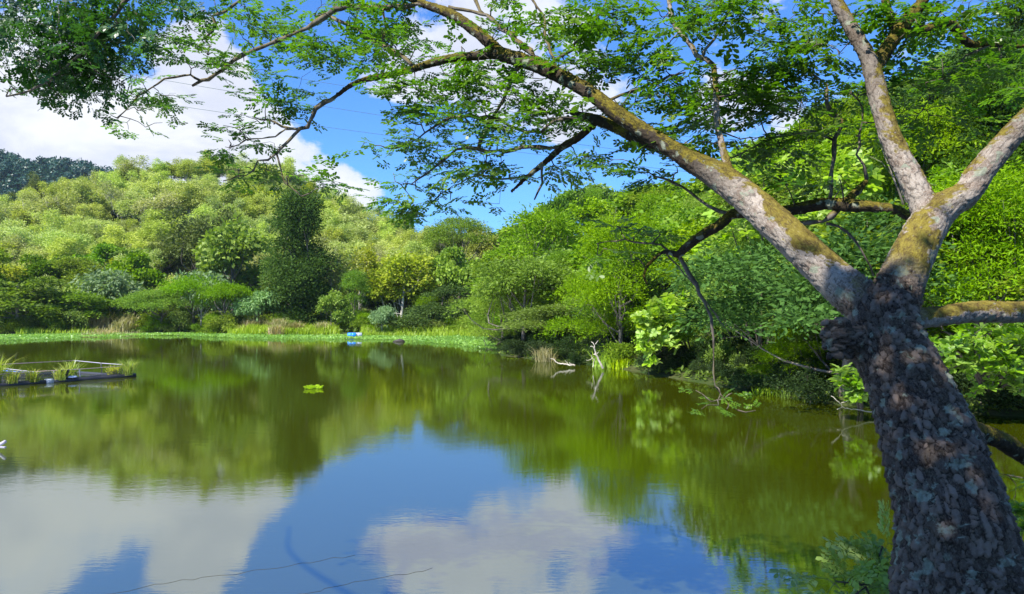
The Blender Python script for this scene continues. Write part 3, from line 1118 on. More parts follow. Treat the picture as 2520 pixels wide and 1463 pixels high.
# low cover of leaves on the slopes between the trees
gq = np.random.default_rng(91)
Yg = 18 + 100 * gq.uniform(size=150000) ** 1.5
Xg = Yg * gq.uniform(-.72, .80, 150000)
dg_ = lake_dist(Xg, Yg)
kp = (dg_ > .3) & (dg_ < 34)
Xg, Yg = Xg[kp], Yg[kp]
Zg = ground_z(Xg, Yg)
n = len(Xg)
sz = (.10 + .0028 * Yg)
V, F = leaf_quads(np.stack([Xg, Yg, Zg + gq.uniform(-.05, .45, n) * vnoise(np.stack([Xg, Yg, Xg * 0], -1), .7)], -1), rnd_unit(gq, n) * [1, 1, .6] + [0, 0, .2],
                  unit(np.array([[0, 0, 1.0]]) + gq.normal(size=(n, 3)) * .6), sz * gq.uniform(.8, 1.8, n), sz * gq.uniform(.5, 1.0, n), .1)
kind(thing('ground_cover', 'low green ground cover between the trees on the slopes', 'ground cover', (0, 0, 0),
           me=npmesh('ground_cover', V, F, M['shrub'], {'v': np.clip(gq.normal(.35, .25, n), 0, 1)})), 'stuff')

# ------------------------------------------------------------------ things on the water
rng = np.random.default_rng(21)
n = 130
c = P(770, 957, 29.2)
a, q = rng.uniform(0, 2 * PI, n), rng.uniform(0, 1, n) ** .6
ox, oy = q * np.cos(a) * .34, q * np.sin(a) * .30
V, F = leaf_quads(np.stack([ox, oy, rng.uniform(.0, .10, n)], -1), np.stack([np.cos(a), np.sin(a), rng.uniform(.1, .9, n)], -1),
                  unit(np.array([[0, 0, 1.]]) + rng.normal(size=(n, 3)) * .4), rng.uniform(.07, .14, n), rng.uniform(.06, .10, n), .15)
thing('floating_plant', 'small lone bright green plant adrift in the middle of the pond', 'water plant', (c[0], c[1], 0.0),
      me=npmesh('floating_plant', V, F, M['grass'], {'v': rng.uniform(.3, 1, n)}))


def lathe(prof, n=20):
    prof = np.asarray(prof, float)
    a = np.arange(n) / n * 2 * PI
    V = np.stack([prof[:, 0, None] * np.cos(a), prof[:, 0, None] * np.sin(a), np.repeat(prof[:, 1, None], n, 1)], -1).reshape(-1, 3)
    i = np.arange(len(prof) - 1)[:, None] * n
    j = np.arange(n)[None]
    k = (j + 1) % n
    return V, np.stack([i + j, i + k, i + n + k, i + n + j], -1).reshape(-1, 4)


DRUM = [(0, 0), (.26, 0), (.29, .03), (.29, .30), (.305, .32), (.29, .34), (.29, .60), (.305, .62), (.29, .64), (.29, .88), (.26, .92), (0, .92)]
for px, Y, m, lab in ((866, 82.5, 'blue_drum', 'bright blue plastic drum lying on the weed at the far bank'),
                      (881, 82.8, 'grey_drum', 'pale grey drum lying just right of the bright blue one')):
    V, F = lathe(DRUM)
    V = np.stack([V[:, 2] - .46, V[:, 1], V[:, 0] + .28], -1)
    o = thing('drum', lab, 'drum', (at(px, Y), Y, .06), .15, .95)
    link('drum_body', npmesh('drum_body', V, F, M[m], smooth=False), o)
    V2, F2 = lathe([(0, 0), (.03, 0), (.03, .03), (0, .03)], 8)
    link('bung', npmesh('bung', np.stack([V2[:, 2] + .455, V2[:, 1] + .14, V2[:, 0] + .30], -1), F2, M['lid']), o)

mb = MB()
mb_tube(mb, [(-.7, 0, -.05), (-.3, .03, .05), (.1, 0, .12), (.5, -.05, .06), (.75, -.05, -.06)], [.16, .24, .27, .25, .17], 12)
mb_tube(mb, [(.1, 0, .2), (.15, .02, .42), (.28, 0, .5)], [.09, .06, .02], 6)
c = P(981, 842, 73)
thing('log', 'dark wet log stub floating at the front edge of the weed mat', 'log', (c[0], c[1], .0), .1, .75, me=mb.mesh('log', M['blacklog'], smooth=True))


def branchy(name, lab, cat, org, lines, mat='deadwood', step=.08, jit=.012, k=.75):
    """a dead branch from polylines of (px, py, Y, radius); rests in the water or the mud"""
    mb = MB()
    rng = np.random.default_rng(len(lab))
    parts = []
    o = thing(name, lab, cat, org)
    for i_, ln in enumerate(lines):
        q = spline([(*P(a, b, c), r * k) for a, b, c, r in ln], step)
        q[1:-1, :3] += rng.normal(0, jit, (len(q) - 2, 3))
        m1 = MB()
        mb_tube(m1, q[:, :3], q[:, 3], 7)
        link('stem' if i_ == 0 else 'branch', m1.mesh('branch', M[mat], org, True), o)
    return o


S = .1709 * 0.6152 * 0.9997  # zoom scale of the dead-snag close-up back to photograph positions


def z3(x, y):
    return 2150 * .6152 + x * 400 / 2341 * .6152, 1350 * .6152 + y * 400 / 2341 * .6152


def zl(pts, Y, rs_, dY=0.0):
    n = len(pts)
    return [(*z3(x, y), Y + dY * i / max(1, n - 1), rs_[0] + (rs_[1] - rs_[0]) * i / max(1, n - 1)) for i, (x, y) in enumerate(pts)]


branchy('dead_snag', 'bleached dead snag leaning out of the water before the dark right shore', 'dead branch', (0, 0, 0), [
    zl([(1535, 720), (1510, 680), (1440, 540), (1365, 390), (1335, 280), (1300, 215), (1240, 215)], 38.0, (.085, .022), -.4),
    zl([(1365, 400), (1310, 400)], 37.8, (.04, .02)), zl([(1375, 400), (1410, 375), (1425, 345)], 37.8, (.03, .015)),
    zl([(1335, 270), (1340, 190), (1305, 135), (1260, 105)], 38.1, (.035, .015)), zl([(1355, 165), (1385, 125), (1425, 75)], 38.1, (.03, .012)),
    zl([(1300, 700), (1312, 640), (1305, 590), (1330, 535), (1285, 480), (1262, 410)], 37.6, (.035, .012)),
    zl([(1285, 480), (1240, 515), (1190, 545), (1140, 535)], 37.6, (.018, .008)), zl([(1330, 535), (1335, 500)], 37.6, (.018, .008))])
branchy('dead_branch', 'flat forked bleached branch lying on the water left of the tall snag', 'dead branch', (0, 0, 0), [
    zl([(880, 665), (840, 650), (740, 645), (620, 628), (520, 608), (450, 590), (400, 545), (370, 510), (305, 503)], 40.0, (.06, .018)),
    zl([(820, 645), (770, 620), (750, 590)], 39.8, (.03, .012)), zl([(740, 640), (690, 600), (645, 540)], 40.2, (.02, .008)),
    zl([(375, 510), (370, 480)], 40.0, (.015, .008))])
branchy('dead_branch', 'thin forked dead branch reaching over the water left of the big trunk', 'dead branch', (0, 0, 0), [
    [(2155, 1018, 21.5, .02), (2118, 1010, 21.4, .018), (2080, 1004, 21.2, .015), (2060, 985, 21.0, .011), (2045, 975, 21, .008)],
    [(2070, 992, 21.1, .012), (2095, 985, 21, .008), (2110, 980, 21, .008)], [(2075, 1002, 21.2, .015), (2060, 1008, 21, .01)]])
# two pale tube ends that poke into view at the left
mb = MB()
for a, b in (((-40, 1118, 16.6), (13, 1087, 16.4)), ((-45, 1098, 16.9), (13, 1103, 16.7))):
    p0, p1 = P(*a), P(*b)
    mb_tube(mb, [p0, (p0 + p1) / 2, p1], .035, 10)
o_ = P(-20, 1110, 16.7)
t = thing('raft', 'pale tube ends of a small raft poking in at the left edge', 'raft', tuple(o_))
link('tube', mb.mesh('tube', M['pipe_white'], o_, True), t)
mb = MB()
mb_tube(mb, [P(-60, 1125, 16.5) * [1, 1, 0], P(-6, 1122, 16.6) * [1, 1, 0]], .06, 10)
link('float_pipe', mb.mesh('float_pipe', M['pipe_blue'], o_, True), t)

# ---- fish cage
C1, C2 = np.array([-17.25, 34.5, 0]), np.array([-21.1, 36.6, 0])
C4, C3 = np.array([-22.2, 27.4, 0]), np.array([-26.0, 29.5, 0])
D1, D2 = C1 * .52 + C4 * .48, C2 * .52 + C3 * .48
base = tuple((C1 + C3) / 2)
fc = thing('fish_cage', 'floating fish cage of black pipe, thin rails and grey netting at the left', 'fish cage', base)


def up(p, z):
    return np.array([p[0], p[1], z])


def part_tube(name, pts, r, mat, n=8, parent=fc, org=base):
    m_ = MB()
    mb_tube(m_, pts, r, n)
    return link(name, m_.mesh(name, M[mat], org, True), parent)


rg = np.random.default_rng(5)


def wob(a, b, n, s, z):
    t = np.linspace(0, 1, n)[:, None]
    p = a * (1 - t) + b * t
    p[:, 2] = z
    return p + rg.normal(0, s, p.shape)


jn = C1 * .60 + C4 * .40
ext = C1 + (C1 - C4) * .02
part_tube('float_pipe', wob(ext, jn, 9, .012, .05), .11, 'pipe_black', 12)
part_tube('float_pipe', wob(jn + (C4 - C1) * .012, C4, 9, .015, .04), .10, 'pipe_black', 12)
part_tube('pipe_joint', [up(jn + (C1 - C4) * .012, .05), up(jn - (C1 - C4) * .022, .05)], .125, 'grey_drum', 12)
part_tube('float_pipe', wob(C2, C3, 9, .015, .02), .09, 'pipe_black', 12)
part_tube('float_pipe', wob(C1, C2, 5, .01, .02), .08, 'pipe_black', 10)
part_tube('float_pipe', wob(D1, D2, 5, .01, .0), .06, 'pipe_black', 10)
for a, b, za, zb_, m, r in ((C1, C2, .52, .60, 'pipe_white', .022), (C2, C3, .60, .62, 'pipe_pink', .02), (C1, D1, .52, .50, 'pipe_pink', .016), (D1, C4, .50, .46, 'pipe_pink', .016),
                            (D1, D2, .50, .66, 'pipe_white', .025), (D1 * .95 + C1 * .05, D2 * .9 + C3 * .1, .42, .60, 'pipe_blue', .022),
                            (D2 * .8 + C2 * .2, C4 * .85 + C3 * .15, .72, .55, 'pipe_blue', .02), (D1 * .4 + C4 * .6, D2 * .6 + C3 * .4, .50, .7, 'pipe_white', .018)):
    p = np.stack([up(a, za), (up(a, za) + up(b, zb_)) / 2 - [0, 0, .02], up(b, zb_)])
    part_tube('rail', p, r * .8, m, 6)
for p, h, m in ((C1, .54, 'pipe_blue'), (C1 * .74 + C4 * .26, .50, 'pipe_white'), (C1 * .62 + C4 * .38, .46, 'pipe_white'), (D1, .52, 'pipe_white'), (C2, .62, 'pipe_white'),
                (D2, .66, 'pipe_blue'), (D1 * .5 + D2 * .5, .55, 'pipe_white'), (C1 * .5 + C2 * .5, .56, 'pipe_black'), (C4 * .55 + D1 * .45, .5, 'pipe_white'),
                (C4 * .85 + D1 * .15, .55, 'pipe_white'), (C3 * .5 + D2 * .5, .62, 'pipe_black')):
    q_ = rg.normal(0, .05, 2)
    part_tube('post', [up(p, -.15), up(p + [q_[0] * .4, q_[1] * .4, 0], h * .55), up(p + [q_[0], q_[1], 0], h)], .022, m, 6)


def net_panel(a, b, za, zb_, sag, ncol, nrow=5):
    m_ = MB()
    t = np.linspace(0, 1, ncol)
    for k in range(nrow):
        s = k / (nrow - 1)
        z = (za + (zb_ - za) * t) * (1 - s) + .04 * s - sag * np.sin(PI * t) * (1 - s)
        p = a[None] * (1 - t[:, None]) + b[None] * t[:, None]
        p[:, 2] = z
        mb_tube(m_, p, .011, 3)
    for i in range(ncol):
        p = a * (1 - t[i]) + b * t[i]
        mb_tube(m_, [up(p, za + (zb_ - za) * t[i] - sag * math.sin(PI * t[i])), up(p, .03)], .011, 3)
    return m_


for a, b, za, zb_, sg in ((D1, C4, .46, .42, .12), (D1, D2, .48, .62, .1), (D2, C3, .6, .58, .18), (C1, D1, .5, .46, .30)):
    kind(link('net', net_panel(a, b, za, zb_, sg, 46 if np.linalg.norm(a - b) > 4.3 else 30).mesh('net', M['net'], base), fc), 'stuff')
# sagging net floor cloth lying in the water inside the cage
m_ = MB()
for k in range(26):
    t = k / 25
    a_, b_ = D1 * (1 - t) + C4 * t, D2 * (1 - t) + C3 * t
    s = np.linspace(0, 1, 9)[:, None]
    p = a_ * (1 - s) + b_ * s
    p[:, 2] = .03 + .10 * np.sin(s[:, 0] * 9 + k * .9) ** 2
    mb_tube(m_, p, .010, 3)
kind(link('net', m_.mesh('net', M['net'], base), fc), 'stuff')


def on_front(px):
    """point on the front float pipe seen at photograph position px"""
    u = (px - 1260) / FPX
    d = C1 - C4
    t = (C4[0] - u * C4[1]) / (u * d[1] - d[0])
    return C4 + d * t


for px, hgt, cnt_, off, lab in ((315, .62, 190, 0, 'large yellow-green grass tuft at the right tip of the fish cage'), (290, .42, 120, .3, 'straw-coloured spreading tuft next to the tip of the fish cage'),
                                (192, .75, 90, .5, 'tall bright grass tuft in the middle of the fish cage'), (150, .50, 120, 0, 'bushy tuft left of the black bucket on the fish cage'),
                                (83, .52, 110, 0, 'upright tuft midway along the left half of the float pipe'), (30, .50, 110, 0, 'brownish tuft near the left edge on the float pipe'),
                                (6, .95, 150, .5, 'tall loose grass clump at the left edge of the photo'), (60, .8, 40, 3.4, 'thin sparse grass tuft on the back rail of the fish cage')):
    p = on_front(px) + unit(C2 - C1) * off
    tuft('grass_tuft', lab, 'grass tuft', p[0], p[1], .08, cnt_, hgt * 1.45, .24, 'tuft', .030, 'tufts growing on the fish cage', .9)
p = on_front(162)
V, F = lathe([(0, 0), (.11, 0), (.15, .36), (.165, .37), (.165, .39), (.14, .38), (.11, .03), (0, .03)], 18)
b_ = thing('bucket', 'black plastic bucket standing on the float pipe of the fish cage', 'bucket', (p[0], p[1], .12), .3)
link('bucket_body', npmesh('bucket_body', V, F, M['bucket'], smooth=True), b_)
a_ = np.linspace(0, PI, 12)
m_ = MB()
mb_tube(m_, np.stack([.155 * np.cos(a_), .10 * np.sin(a_), .36 - .12 * np.sin(a_)], -1), .006, 5)
link('handle', m_.mesh('handle', M['pipe_white']), b_)
p = on_front(178)
V, F = lathe([(0, .05), (.15, .05), (.20, .04), (.21, 0), (.20, -.015), (.18, 0), (0, .03)], 20)
thing('basin', 'pale blue shallow basin lying on the pipe right of the bucket', 'basin', (p[0], p[1], .17), me=npmesh('basin', V, F, M['lid'], smooth=True))

# ---- power cables crossing the valley
for (x0, y0, x1, y1), lab in (((-260, 150, 2150, 470), 'lowest thin power cable crossing the sky'), ((-260, 78, 2150, 448), 'second lowest thin power cable crossing the sky'),
                              ((-260, 15, 2150, 395), 'third thin power cable up crossing the sky'), ((-260, -70, 2150, 345), 'topmost thin power cable crossing the sky')):
    a, b = P(x0, y0, 74), P(x1, y1, 74)
    t = np.linspace(0, 1, 40)[:, None]
    p = a * (1 - t) + b * t
    p[:, 2] -= 0.9 * (4 * t * (1 - t))[:, 0]
    m_ = MB()
    mb_tube(m_, p, .018, 4)
    thing('power_cable', lab, 'cable', tuple(a), me=m_.mesh('power_cable', M['wire'], a), group=None)

# ------------------------------------------------------------------ the leaning rain tree in front
# (px, py, Y, width in photograph px); thick members are fused into one skin, then split into parts
TH = {
    'trunk': [(2470, 2000, 3.15, 560), (2410, 1700, 3.3, 420), (2368, 1463, 3.5, 338), (2349, 1300, 3.6, 280), (2299, 1120, 3.8, 242), (2240, 960, 4.0, 200), (2192, 860, 4.15, 182), (2172, 790, 4.25, 170), (2176, 745, 4.32, 150)],
    'bough': [(2185, 800, 4.25, 120), (2100, 728, 4.35, 122), (2020, 655, 4.5, 112), (1940, 580, 4.6, 104), (1850, 498, 4.8, 94), (1765, 432, 5.0, 84), (1690, 392, 5.15, 60),
              (1661, 371, 5.2, 52), (1595, 330, 5.35, 48), (1519, 280, 5.5, 47), (1443, 223, 5.7, 44), (1368, 183, 5.9, 42), (1292, 151, 6.1, 41), (1231, 133, 6.3, 42), (1209, 110, 6.35, 36), (1159, 68, 6.5, 33), (1103, 32, 6.7, 30), (1046, 12, 6.9, 23), (1000, -8, 7.0, 19), (900, -60, 7.3, 14)],
    'bough.002': [(2190, 790, 4.28, 120), (2215, 700, 4.35, 120), (2248, 620, 4.42, 110), (2290, 545, 4.5, 100), (2330, 505, 4.5, 84), (2376, 478, 4.5, 74), (2413, 424, 4.5, 70), (2470, 356, 4.5, 65), (2520, 303, 4.5, 62), (2640, 190, 4.5, 52), (2800, 60, 4.5, 40)],
    'bough.003': [(2290, 550, 4.5, 80), (2272, 500, 4.55, 74), (2243, 440, 4.6, 66), (2198, 352, 4.7, 58), (2171, 272, 4.8, 53), (2150, 189, 4.9, 50), (2135, 140, 4.95, 42), (2103, 83, 5.0, 37), (2062, 10, 5.1, 35), (2046, -30, 5.15, 32), (2000, -140, 5.3, 28)],
    'bough.004': [(2225, 800, 4.25, 50), (2253, 786, 4.4, 58), (2316, 778, 4.5, 58), (2400, 768, 4.6, 60), (2520, 767, 4.7, 58), (2700, 740, 4.9, 50)],
    'bough.005': [(1765, 425, 5.1, 50), (1700, 385, 5.35, 44), (1640, 365, 5.5, 40), (1576, 343, 5.6, 37), (1519, 315, 5.75, 34), (1474, 297, 5.9, 30), (1436, 287, 6.0, 24), (1405, 276, 6.1, 14)],
    'bough.006': [(2150, 185, 4.9, 30), (2160, 159, 4.95, 37), (2183, 121, 5.0, 36), (2209, 83, 5.05, 36), (2243, 38, 5.1, 31), (2273, 0, 5.15, 29), (2330, -90, 5.3, 22)],
    'bough.007': [(2300, 1010, 3.95, 40), (2374, 1050, 4.3, 52), (2418, 1066, 4.5, 52), (2474, 1090, 4.7, 50), (2520, 1122, 4.9, 46), (2640, 1190, 5.2, 40)],
    'branch_stub': [(2200, 850, 4.15, 70), (2110, 838, 4.15, 100), (2070, 832, 4.13, 92), (2034, 830, 4.12, 80)],
    'branch': [(1231, 133, 6.3, 26), (1178, 138, 6.35, 25), (1122, 142, 6.4, 23), (1065, 155, 6.5, 21), (1019, 170, 6.55, 18), (970, 182, 6.65, 16), (914, 193, 6.7, 15), (868, 208, 6.8, 13), (830, 235, 6.85, 12)],
    'branch.002': [(1795, 440, 4.95, 26), (1789, 405, 5.05, 24), (1778, 363, 5.1, 19), (1766, 303, 5.2, 17), (1761, 212, 5.3, 15), (1755, 163, 5.4, 15), (1740, 146, 5.4, 14), (1717, 140, 5.45, 14), (1702, 114, 5.5, 13), (1672, 79, 5.55, 13), (1653, 45, 5.6, 13), (1645, -10, 5.7, 12)],
    'branch.003': [(2202, 95, 5.05, 26), (2225, 83, 5.1, 28), (2262, 76, 5.15, 27), (2319, 62, 5.2, 27), (2342, 60, 5.25, 26), (2360, 85, 5.3, 25), (2387, 108, 5.3, 20), (2432, 110, 5.4, 12), (2520, 114, 5.5, 10), (2600, 90, 5.6, 8)],
    'branch.004': [(2210, 85, 5.05, 20), (2202, 64, 5.1, 22), (2186, 30, 5.15, 21), (2179, 0, 5.2, 20), (2165, -80, 5.3, 16)],
    'branch.005': [(2300, 580, 4.6, 26), (2261, 553, 4.8, 20), (2211, 519, 5.0, 22), (2148, 509, 5.15, 22), (2085, 506, 5.3, 28), (2030, 502, 5.4, 26), (1958, 515, 5.5, 26), (1895, 526, 5.6, 24), (1807, 526, 5.75, 23), (1773, 553, 5.8, 22), (1723, 582, 5.9, 21), (1685, 612, 6.0, 18), (1668, 627, 6.05, 16), (1635, 620, 6.1, 9), (1601, 645, 6.1, 7), (1584, 675, 6.1, 6), (1593, 700, 6.1, 4)],
    'branch.006': [(2075, 500, 5.3, 18), (2089, 490, 5.3, 19), (2118, 462, 5.3, 16), (2135, 443, 5.3, 8)],
    'branch.007': [(1470, 300, 5.9, 16), (1440, 325, 6.0, 20), (1421, 341, 6.05, 20), (1383, 363, 6.15, 19), (1345, 397, 6.25, 16), (1303, 431, 6.35, 13), (1258, 473, 6.45, 7)],
}
TN = {
    'a': [(1046, 14, 6.9, 14), (951, 17, 7.0, 15), (876, 17, 7.1, 15), (823, 23, 7.15, 14), (813, 34, 7.15, 14), (757, 68, 7.25, 12), (681, 102, 7.35, 11), (598, 136, 7.45, 10), (560, 163, 7.5, 9), (530, 185, 7.5, 8), (496, 200, 7.55, 7), (473, 212, 7.55, 5)],
    'b': [(496, 200, 7.55, 6), (454, 185, 7.6, 5), (409, 197, 7.6, 5), (371, 216, 7.6, 4), (340, 238, 7.6, 4), (318, 265, 7.55, 3), (288, 291, 7.5, 3)],
    'c': [(620, -40, 7.4, 9), (590, 0, 7.4, 8), (556, 30, 7.4, 8), (522, 38, 7.4, 8), (530, 60, 7.4, 7), (522, 79, 7.4, 7), (503, 91, 7.4, 6), (515, 114, 7.4, 5), (511, 136, 7.4, 4)],
    'd': [(830, 235, 6.85, 12), (800, 253, 6.9, 11), (780, 265, 6.9, 11), (772, 288, 6.9, 10), (757, 314, 6.95, 9), (738, 316, 7.0, 8), (711, 348, 7.0, 7), (681, 378, 7.0, 6), (658, 394, 7.05, 5), (636, 397, 7.05, 5), (624, 420, 7.1, 4), (587, 435, 7.1, 3), (549, 446, 7.1, 3)],
    'e': [(681, 380, 7.0, 5), (692, 424, 7.0, 4), (700, 447, 7.0, 3), (742, 484, 6.95, 3)],
    'f': [(745, 315, 6.97, 7), (715, 318, 7.0, 6), (674, 299, 7.05, 5), (643, 295, 7.1, 4), (621, 288, 7.1, 3)],
    'g': [(715, 318, 7.0, 5), (700, 322, 7.0, 4), (662, 341, 7.1, 4), (605, 344, 7.15, 3), (568, 363, 7.2, 3)],
    'h': [(1375, 185, 5.9, 14), (1337, 155, 6.1, 15), (1292, 117, 6.3, 14), (1246, 79, 6.5, 13), (1209, 45, 6.6, 12), (1182, 34, 6.7, 11), (1141, 25, 6.8, 9), (1103, 18, 6.8, 8)],
    'i': [(1190, 36, 6.7, 9), (1171, 0, 6.8, 8), (1150, -60, 6.9, 6)],
    'j': [(1019, 168, 6.55, 10), (989, 140, 6.6, 10), (951, 117, 6.7, 10), (914, 95, 6.8, 9), (868, 68, 6.9, 8), (815, 42, 7.0, 7)],
    'k': [(942, 112, 6.72, 6), (948, 57, 6.8, 6), (944, 17, 6.95, 5)],
    'l': [(1368, 183, 5.9, 9), (1360, 144, 6.0, 8), (1345, 95, 6.1, 7), (1337, 34, 6.2, 7), (1322, 19, 6.2, 6), (1300, -20, 6.3, 6)],
    'm': [(1364, 150, 6.0, 7), (1405, 121, 6.0, 7), (1428, 91, 6.0, 6), (1477, 34, 6.0, 5), (1500, -20, 6.0, 4)],
    'n': [(1383, 363, 6.15, 12), (1330, 363, 6.2, 12), (1284, 365, 6.3, 11), (1243, 373, 6.35, 10), (1178, 367, 6.4, 9), (1152, 365, 6.45, 8), (1122, 371, 6.5, 7), (1065, 416, 6.6, 5), (1012, 454, 6.7, 3)],
    'o': [(1440, 290, 5.95, 8), (1390, 291, 6.1, 9), (1345, 307, 6.15, 8), (1334, 325, 6.2, 8), (1273, 318, 6.3, 8), (1216, 291, 6.4, 7), (1178, 288, 6.45, 7), (1110, 289, 6.55, 6), (1065, 314, 6.6, 5), (1027, 341, 6.65, 4), (982, 363, 6.7, 3)],
    'p': [(1178, 363, 6.4, 8), (1197, 318, 6.4, 9), (1224, 272, 6.35, 9), (1247, 227, 6.3, 8), (1258, 189, 6.25, 8), (1290, 155, 6.15, 7)],
    'q': [(1345, 397, 6.25, 5), (1334, 409, 6.25, 6), (1335, 450, 6.3, 6), (1315, 492, 6.3, 4)],
    'r': [(1300, 432, 6.35, 6), (1235, 443, 6.45, 5), (1186, 431, 6.5, 5), (1152, 443, 6.6, 4), (1103, 465, 6.7, 3), (1072, 492, 6.8, 3)],
    's': [(1480, 252, 5.6, 7), (1526, 235, 5.7, 7), (1568, 223, 5.8, 6), (1614, 204, 5.8, 6), (1661, 185, 5.9, 5), (1687, 178, 5.9, 4)],
    't': [(1728, 143, 5.42, 8), (1744, 110, 5.45, 7), (1763, 98, 5.5, 7), (1778, 57, 5.5, 6), (1804, 0, 5.6, 5), (1820, -50, 5.6, 4)],
    'u': [(2040, 500, 5.4, 12), (2050, 416, 5.4, 12), (2058, 341, 5.4, 12), (2073, 295, 5.4, 11), (2046, 276, 5.45, 10), (2035, 227, 5.5, 8), (2035, 208, 5.5, 7), (1986, 174, 5.6, 6), (1925, 161, 5.7, 5), (1872, 174, 5.8, 4)],
    'v': [(2056, 348, 5.4, 7), (2009, 325, 5.5, 7), (1929, 333, 5.6, 6), (1865, 356, 5.7, 5), (1800, 390, 5.8, 4)],
    'w': [(2133, 443, 5.3, 9), (2126, 412, 5.3, 7), (2107, 382, 5.3, 7), (2118, 333, 5.3, 7), (2118, 246, 5.3, 6), (2088, 223, 5.3, 5)],
    'x': [(1668, 627, 6.05, 12), (1698, 675, 6.05, 10), (1723, 725, 6.05, 9), (1748, 780, 6.1, 7), (1755, 830, 6.1, 6), (1757, 915, 6.1, 4), (1761, 952, 6.1, 3), (1780, 980, 6.1, 2.5), (1815, 1010, 6.05, 2)],
    'y': [(1650, 622, 6.1, 6), (1630, 603, 6.15, 5), (1580, 599, 6.2, 5), (1538, 591, 6.3, 4), (1470, 600, 6.4, 3)],
    'z': [(2064, 515, 5.35, 12), (2026, 545, 5.4, 12), (1958, 551, 5.5, 10), (1915, 545, 5.6, 8)],
    'aa': [(2034, 550, 5.4, 8), (2089, 574, 5.4, 7), (2127, 633, 5.4, 5), (2150, 680, 5.45, 3)],
    'ab': [(1800, 528, 5.75, 8), (1744, 507, 5.8, 8), (1698, 473, 5.9, 7), (1656, 452, 5.95, 6), (1614, 435, 6.0, 4)],
    'ac': [(1635, 620, 6.1, 5), (1698, 692, 6.15, 4), (1748, 755, 6.15, 4), (1799, 830, 6.2, 3)],
    'ad': [(2437, 110, 5.4, 8), (2380, 140, 5.4, 5), (2330, 190, 5.4, 4), (2270, 270, 5.4, 3)],
}
tree_base = P(2470, 2000, 3.15)
tree_base[2] = float(ground_z(np.array([tree_base[0]]), np.array([tree_base[1]]))[0])
rain = thing('rain_tree', 'big leaning rain tree with forked mossy boughs in the right foreground', 'tree', tuple(tree_base))


def to_world(nodes, step):
    return spline([(*P(a, b, Y), wd * Y / FPX / 2) for a, b, Y, wd in nodes], step)


SK = {k: to_world([(a, b, c, d * {'trunk': .91, 'bough': .80, 'branch_stub': .62, 'branch.005': 1.1, 'branch.006': 1.0}.get(k, .86)) for a, b, c, d in v], .05) for k, v in TH.items()}
SKT = {k: to_world(v, .08) for k, v in TN.items()}
rw = np.random.default_rng(77)
for k, q in SKT.items():
    q[1:-1, :3] += rw.normal(0, .006, (len(q) - 2, 3))


def build_skin():
    m_ = MB()
    for k, q in SK.items():
        mb_tube(m_, q[:, :3], np.maximum(q[:, 3], .012), 16 if q[0, 3] > .06 else 12)
    for (x0, y0, w0, x1, y1) in ((2060, 800, 26, 2024, 797), (2060, 822, 28, 2018, 826), (2060, 850, 26, 2022, 858), (2066, 870, 20, 2036, 880)):
        mb_tube(m_, [P(x0 + 30, y0, 4.12), P(x0, y0, 4.11), P(x1, y1, 4.09)], [w0 * 4.1 / FPX / 2] * 2 + [.006], 7)
    # buttress roots at the foot
    c0, r0 = SK['trunk'][0, :3], SK['trunk'][0, 3]
    for a in (0.4, 1.7, 3.0, 4.2, 5.4):
        d = np.array([math.cos(a), math.sin(a), 0])
        mb_tube(m_, [c0 + [0, 0, .35], c0 + d * r0 * .8 + [0, 0, .1], c0 + d * r0 * 1.6 - [0, 0, .35]], [r0 * .5, r0 * .4, r0 * .18], 10)
    tmp = bpy.data.objects.new('tmp', m_.mesh('tmp', None))
    COL.objects.link(tmp)
    md = tmp.modifiers.new('r', 'REMESH')
    md.mode = 'VOXEL'
    md.voxel_size = .0085
    sm = tmp.modifiers.new('s', 'SMOOTH')
    sm.factor = .5
    sm.iterations = 9
    dg = bpy.context.evaluated_depsgraph_get()
    me = bpy.data.meshes.new_from_object(tmp.evaluated_get(dg))
    bpy.data.objects.remove(tmp)
    nv = len(me.vertices)
    V = np.empty(nv * 3, np.float32)
    me.vertices.foreach_get('co', V)
    V = V.reshape(-1, 3).astype(float)
    Nn = np.empty(nv * 3, np.float32)
    me.vertices.foreach_get('normal', Nn)
    Nn = Nn.reshape(-1, 3).astype(float)
    F = np.empty(len(me.polygons) * 4, np.int32)
    me.loops.foreach_get('vertex_index', F)
    F = F.reshape(-1, 4)
    return V, Nn, F


V, Nn, F = build_skin()
print('skin', len(V))
SP, SR, SS, SU, SVv, ST, SL = [], [], [], [], [], [], []
for li, (k, q) in enumerate(SK.items()):
    t_, u_, v_ = frames(q[:, :3])
    s_ = np.concatenate([[0], np.cumsum(np.linalg.norm(np.diff(q[:, :3], axis=0), axis=1))])
    SP.append(q[:, :3]); SR.append(q[:, 3]); SS.append(s_ + li * 7.3); SU.append(u_); SVv.append(v_); ST.append(t_); SL.append(np.full(len(q), li))
SP, SR, SS, SU, SVv, ST, SL = map(np.concatenate, (SP, SR, SS, SU, SVv, ST, SL))
best = np.empty(len(V), int)
for i in range(0, len(V), 20000):
    d = np.linalg.norm(V[i:i + 20000, None].astype(np.float32) - SP[None].astype(np.float32), axis=2) - SR[None].astype(np.float32)
    best[i:i + 20000] = d.argmin(1)
rel = V - SP[best]
bark = np.stack([SS[best] + (rel * ST[best]).sum(1), (rel * SU[best]).sum(1) + SL[best] * 3.1, (rel * SVv[best]).sum(1)], -1)
names = list(SK)
isT = (SL[best] == 0)
# how plated the bark is: the trunk fully, fading over the forks
trunk_top = SK['trunk'][-1, :3]
dt = np.linalg.norm(V - trunk_top, axis=1)
rug = np.where(isT | (SL[best] == names.index('branch_stub')), 1.0, np.clip(1 - (dt - .16) / .14, 0, 1))
rug = np.where(isT, np.clip((dt + .14) / .22, 0, 1) * .4 + .6, rug)
relief_amp = .0165 * rug + .0052 * (1 - rug)


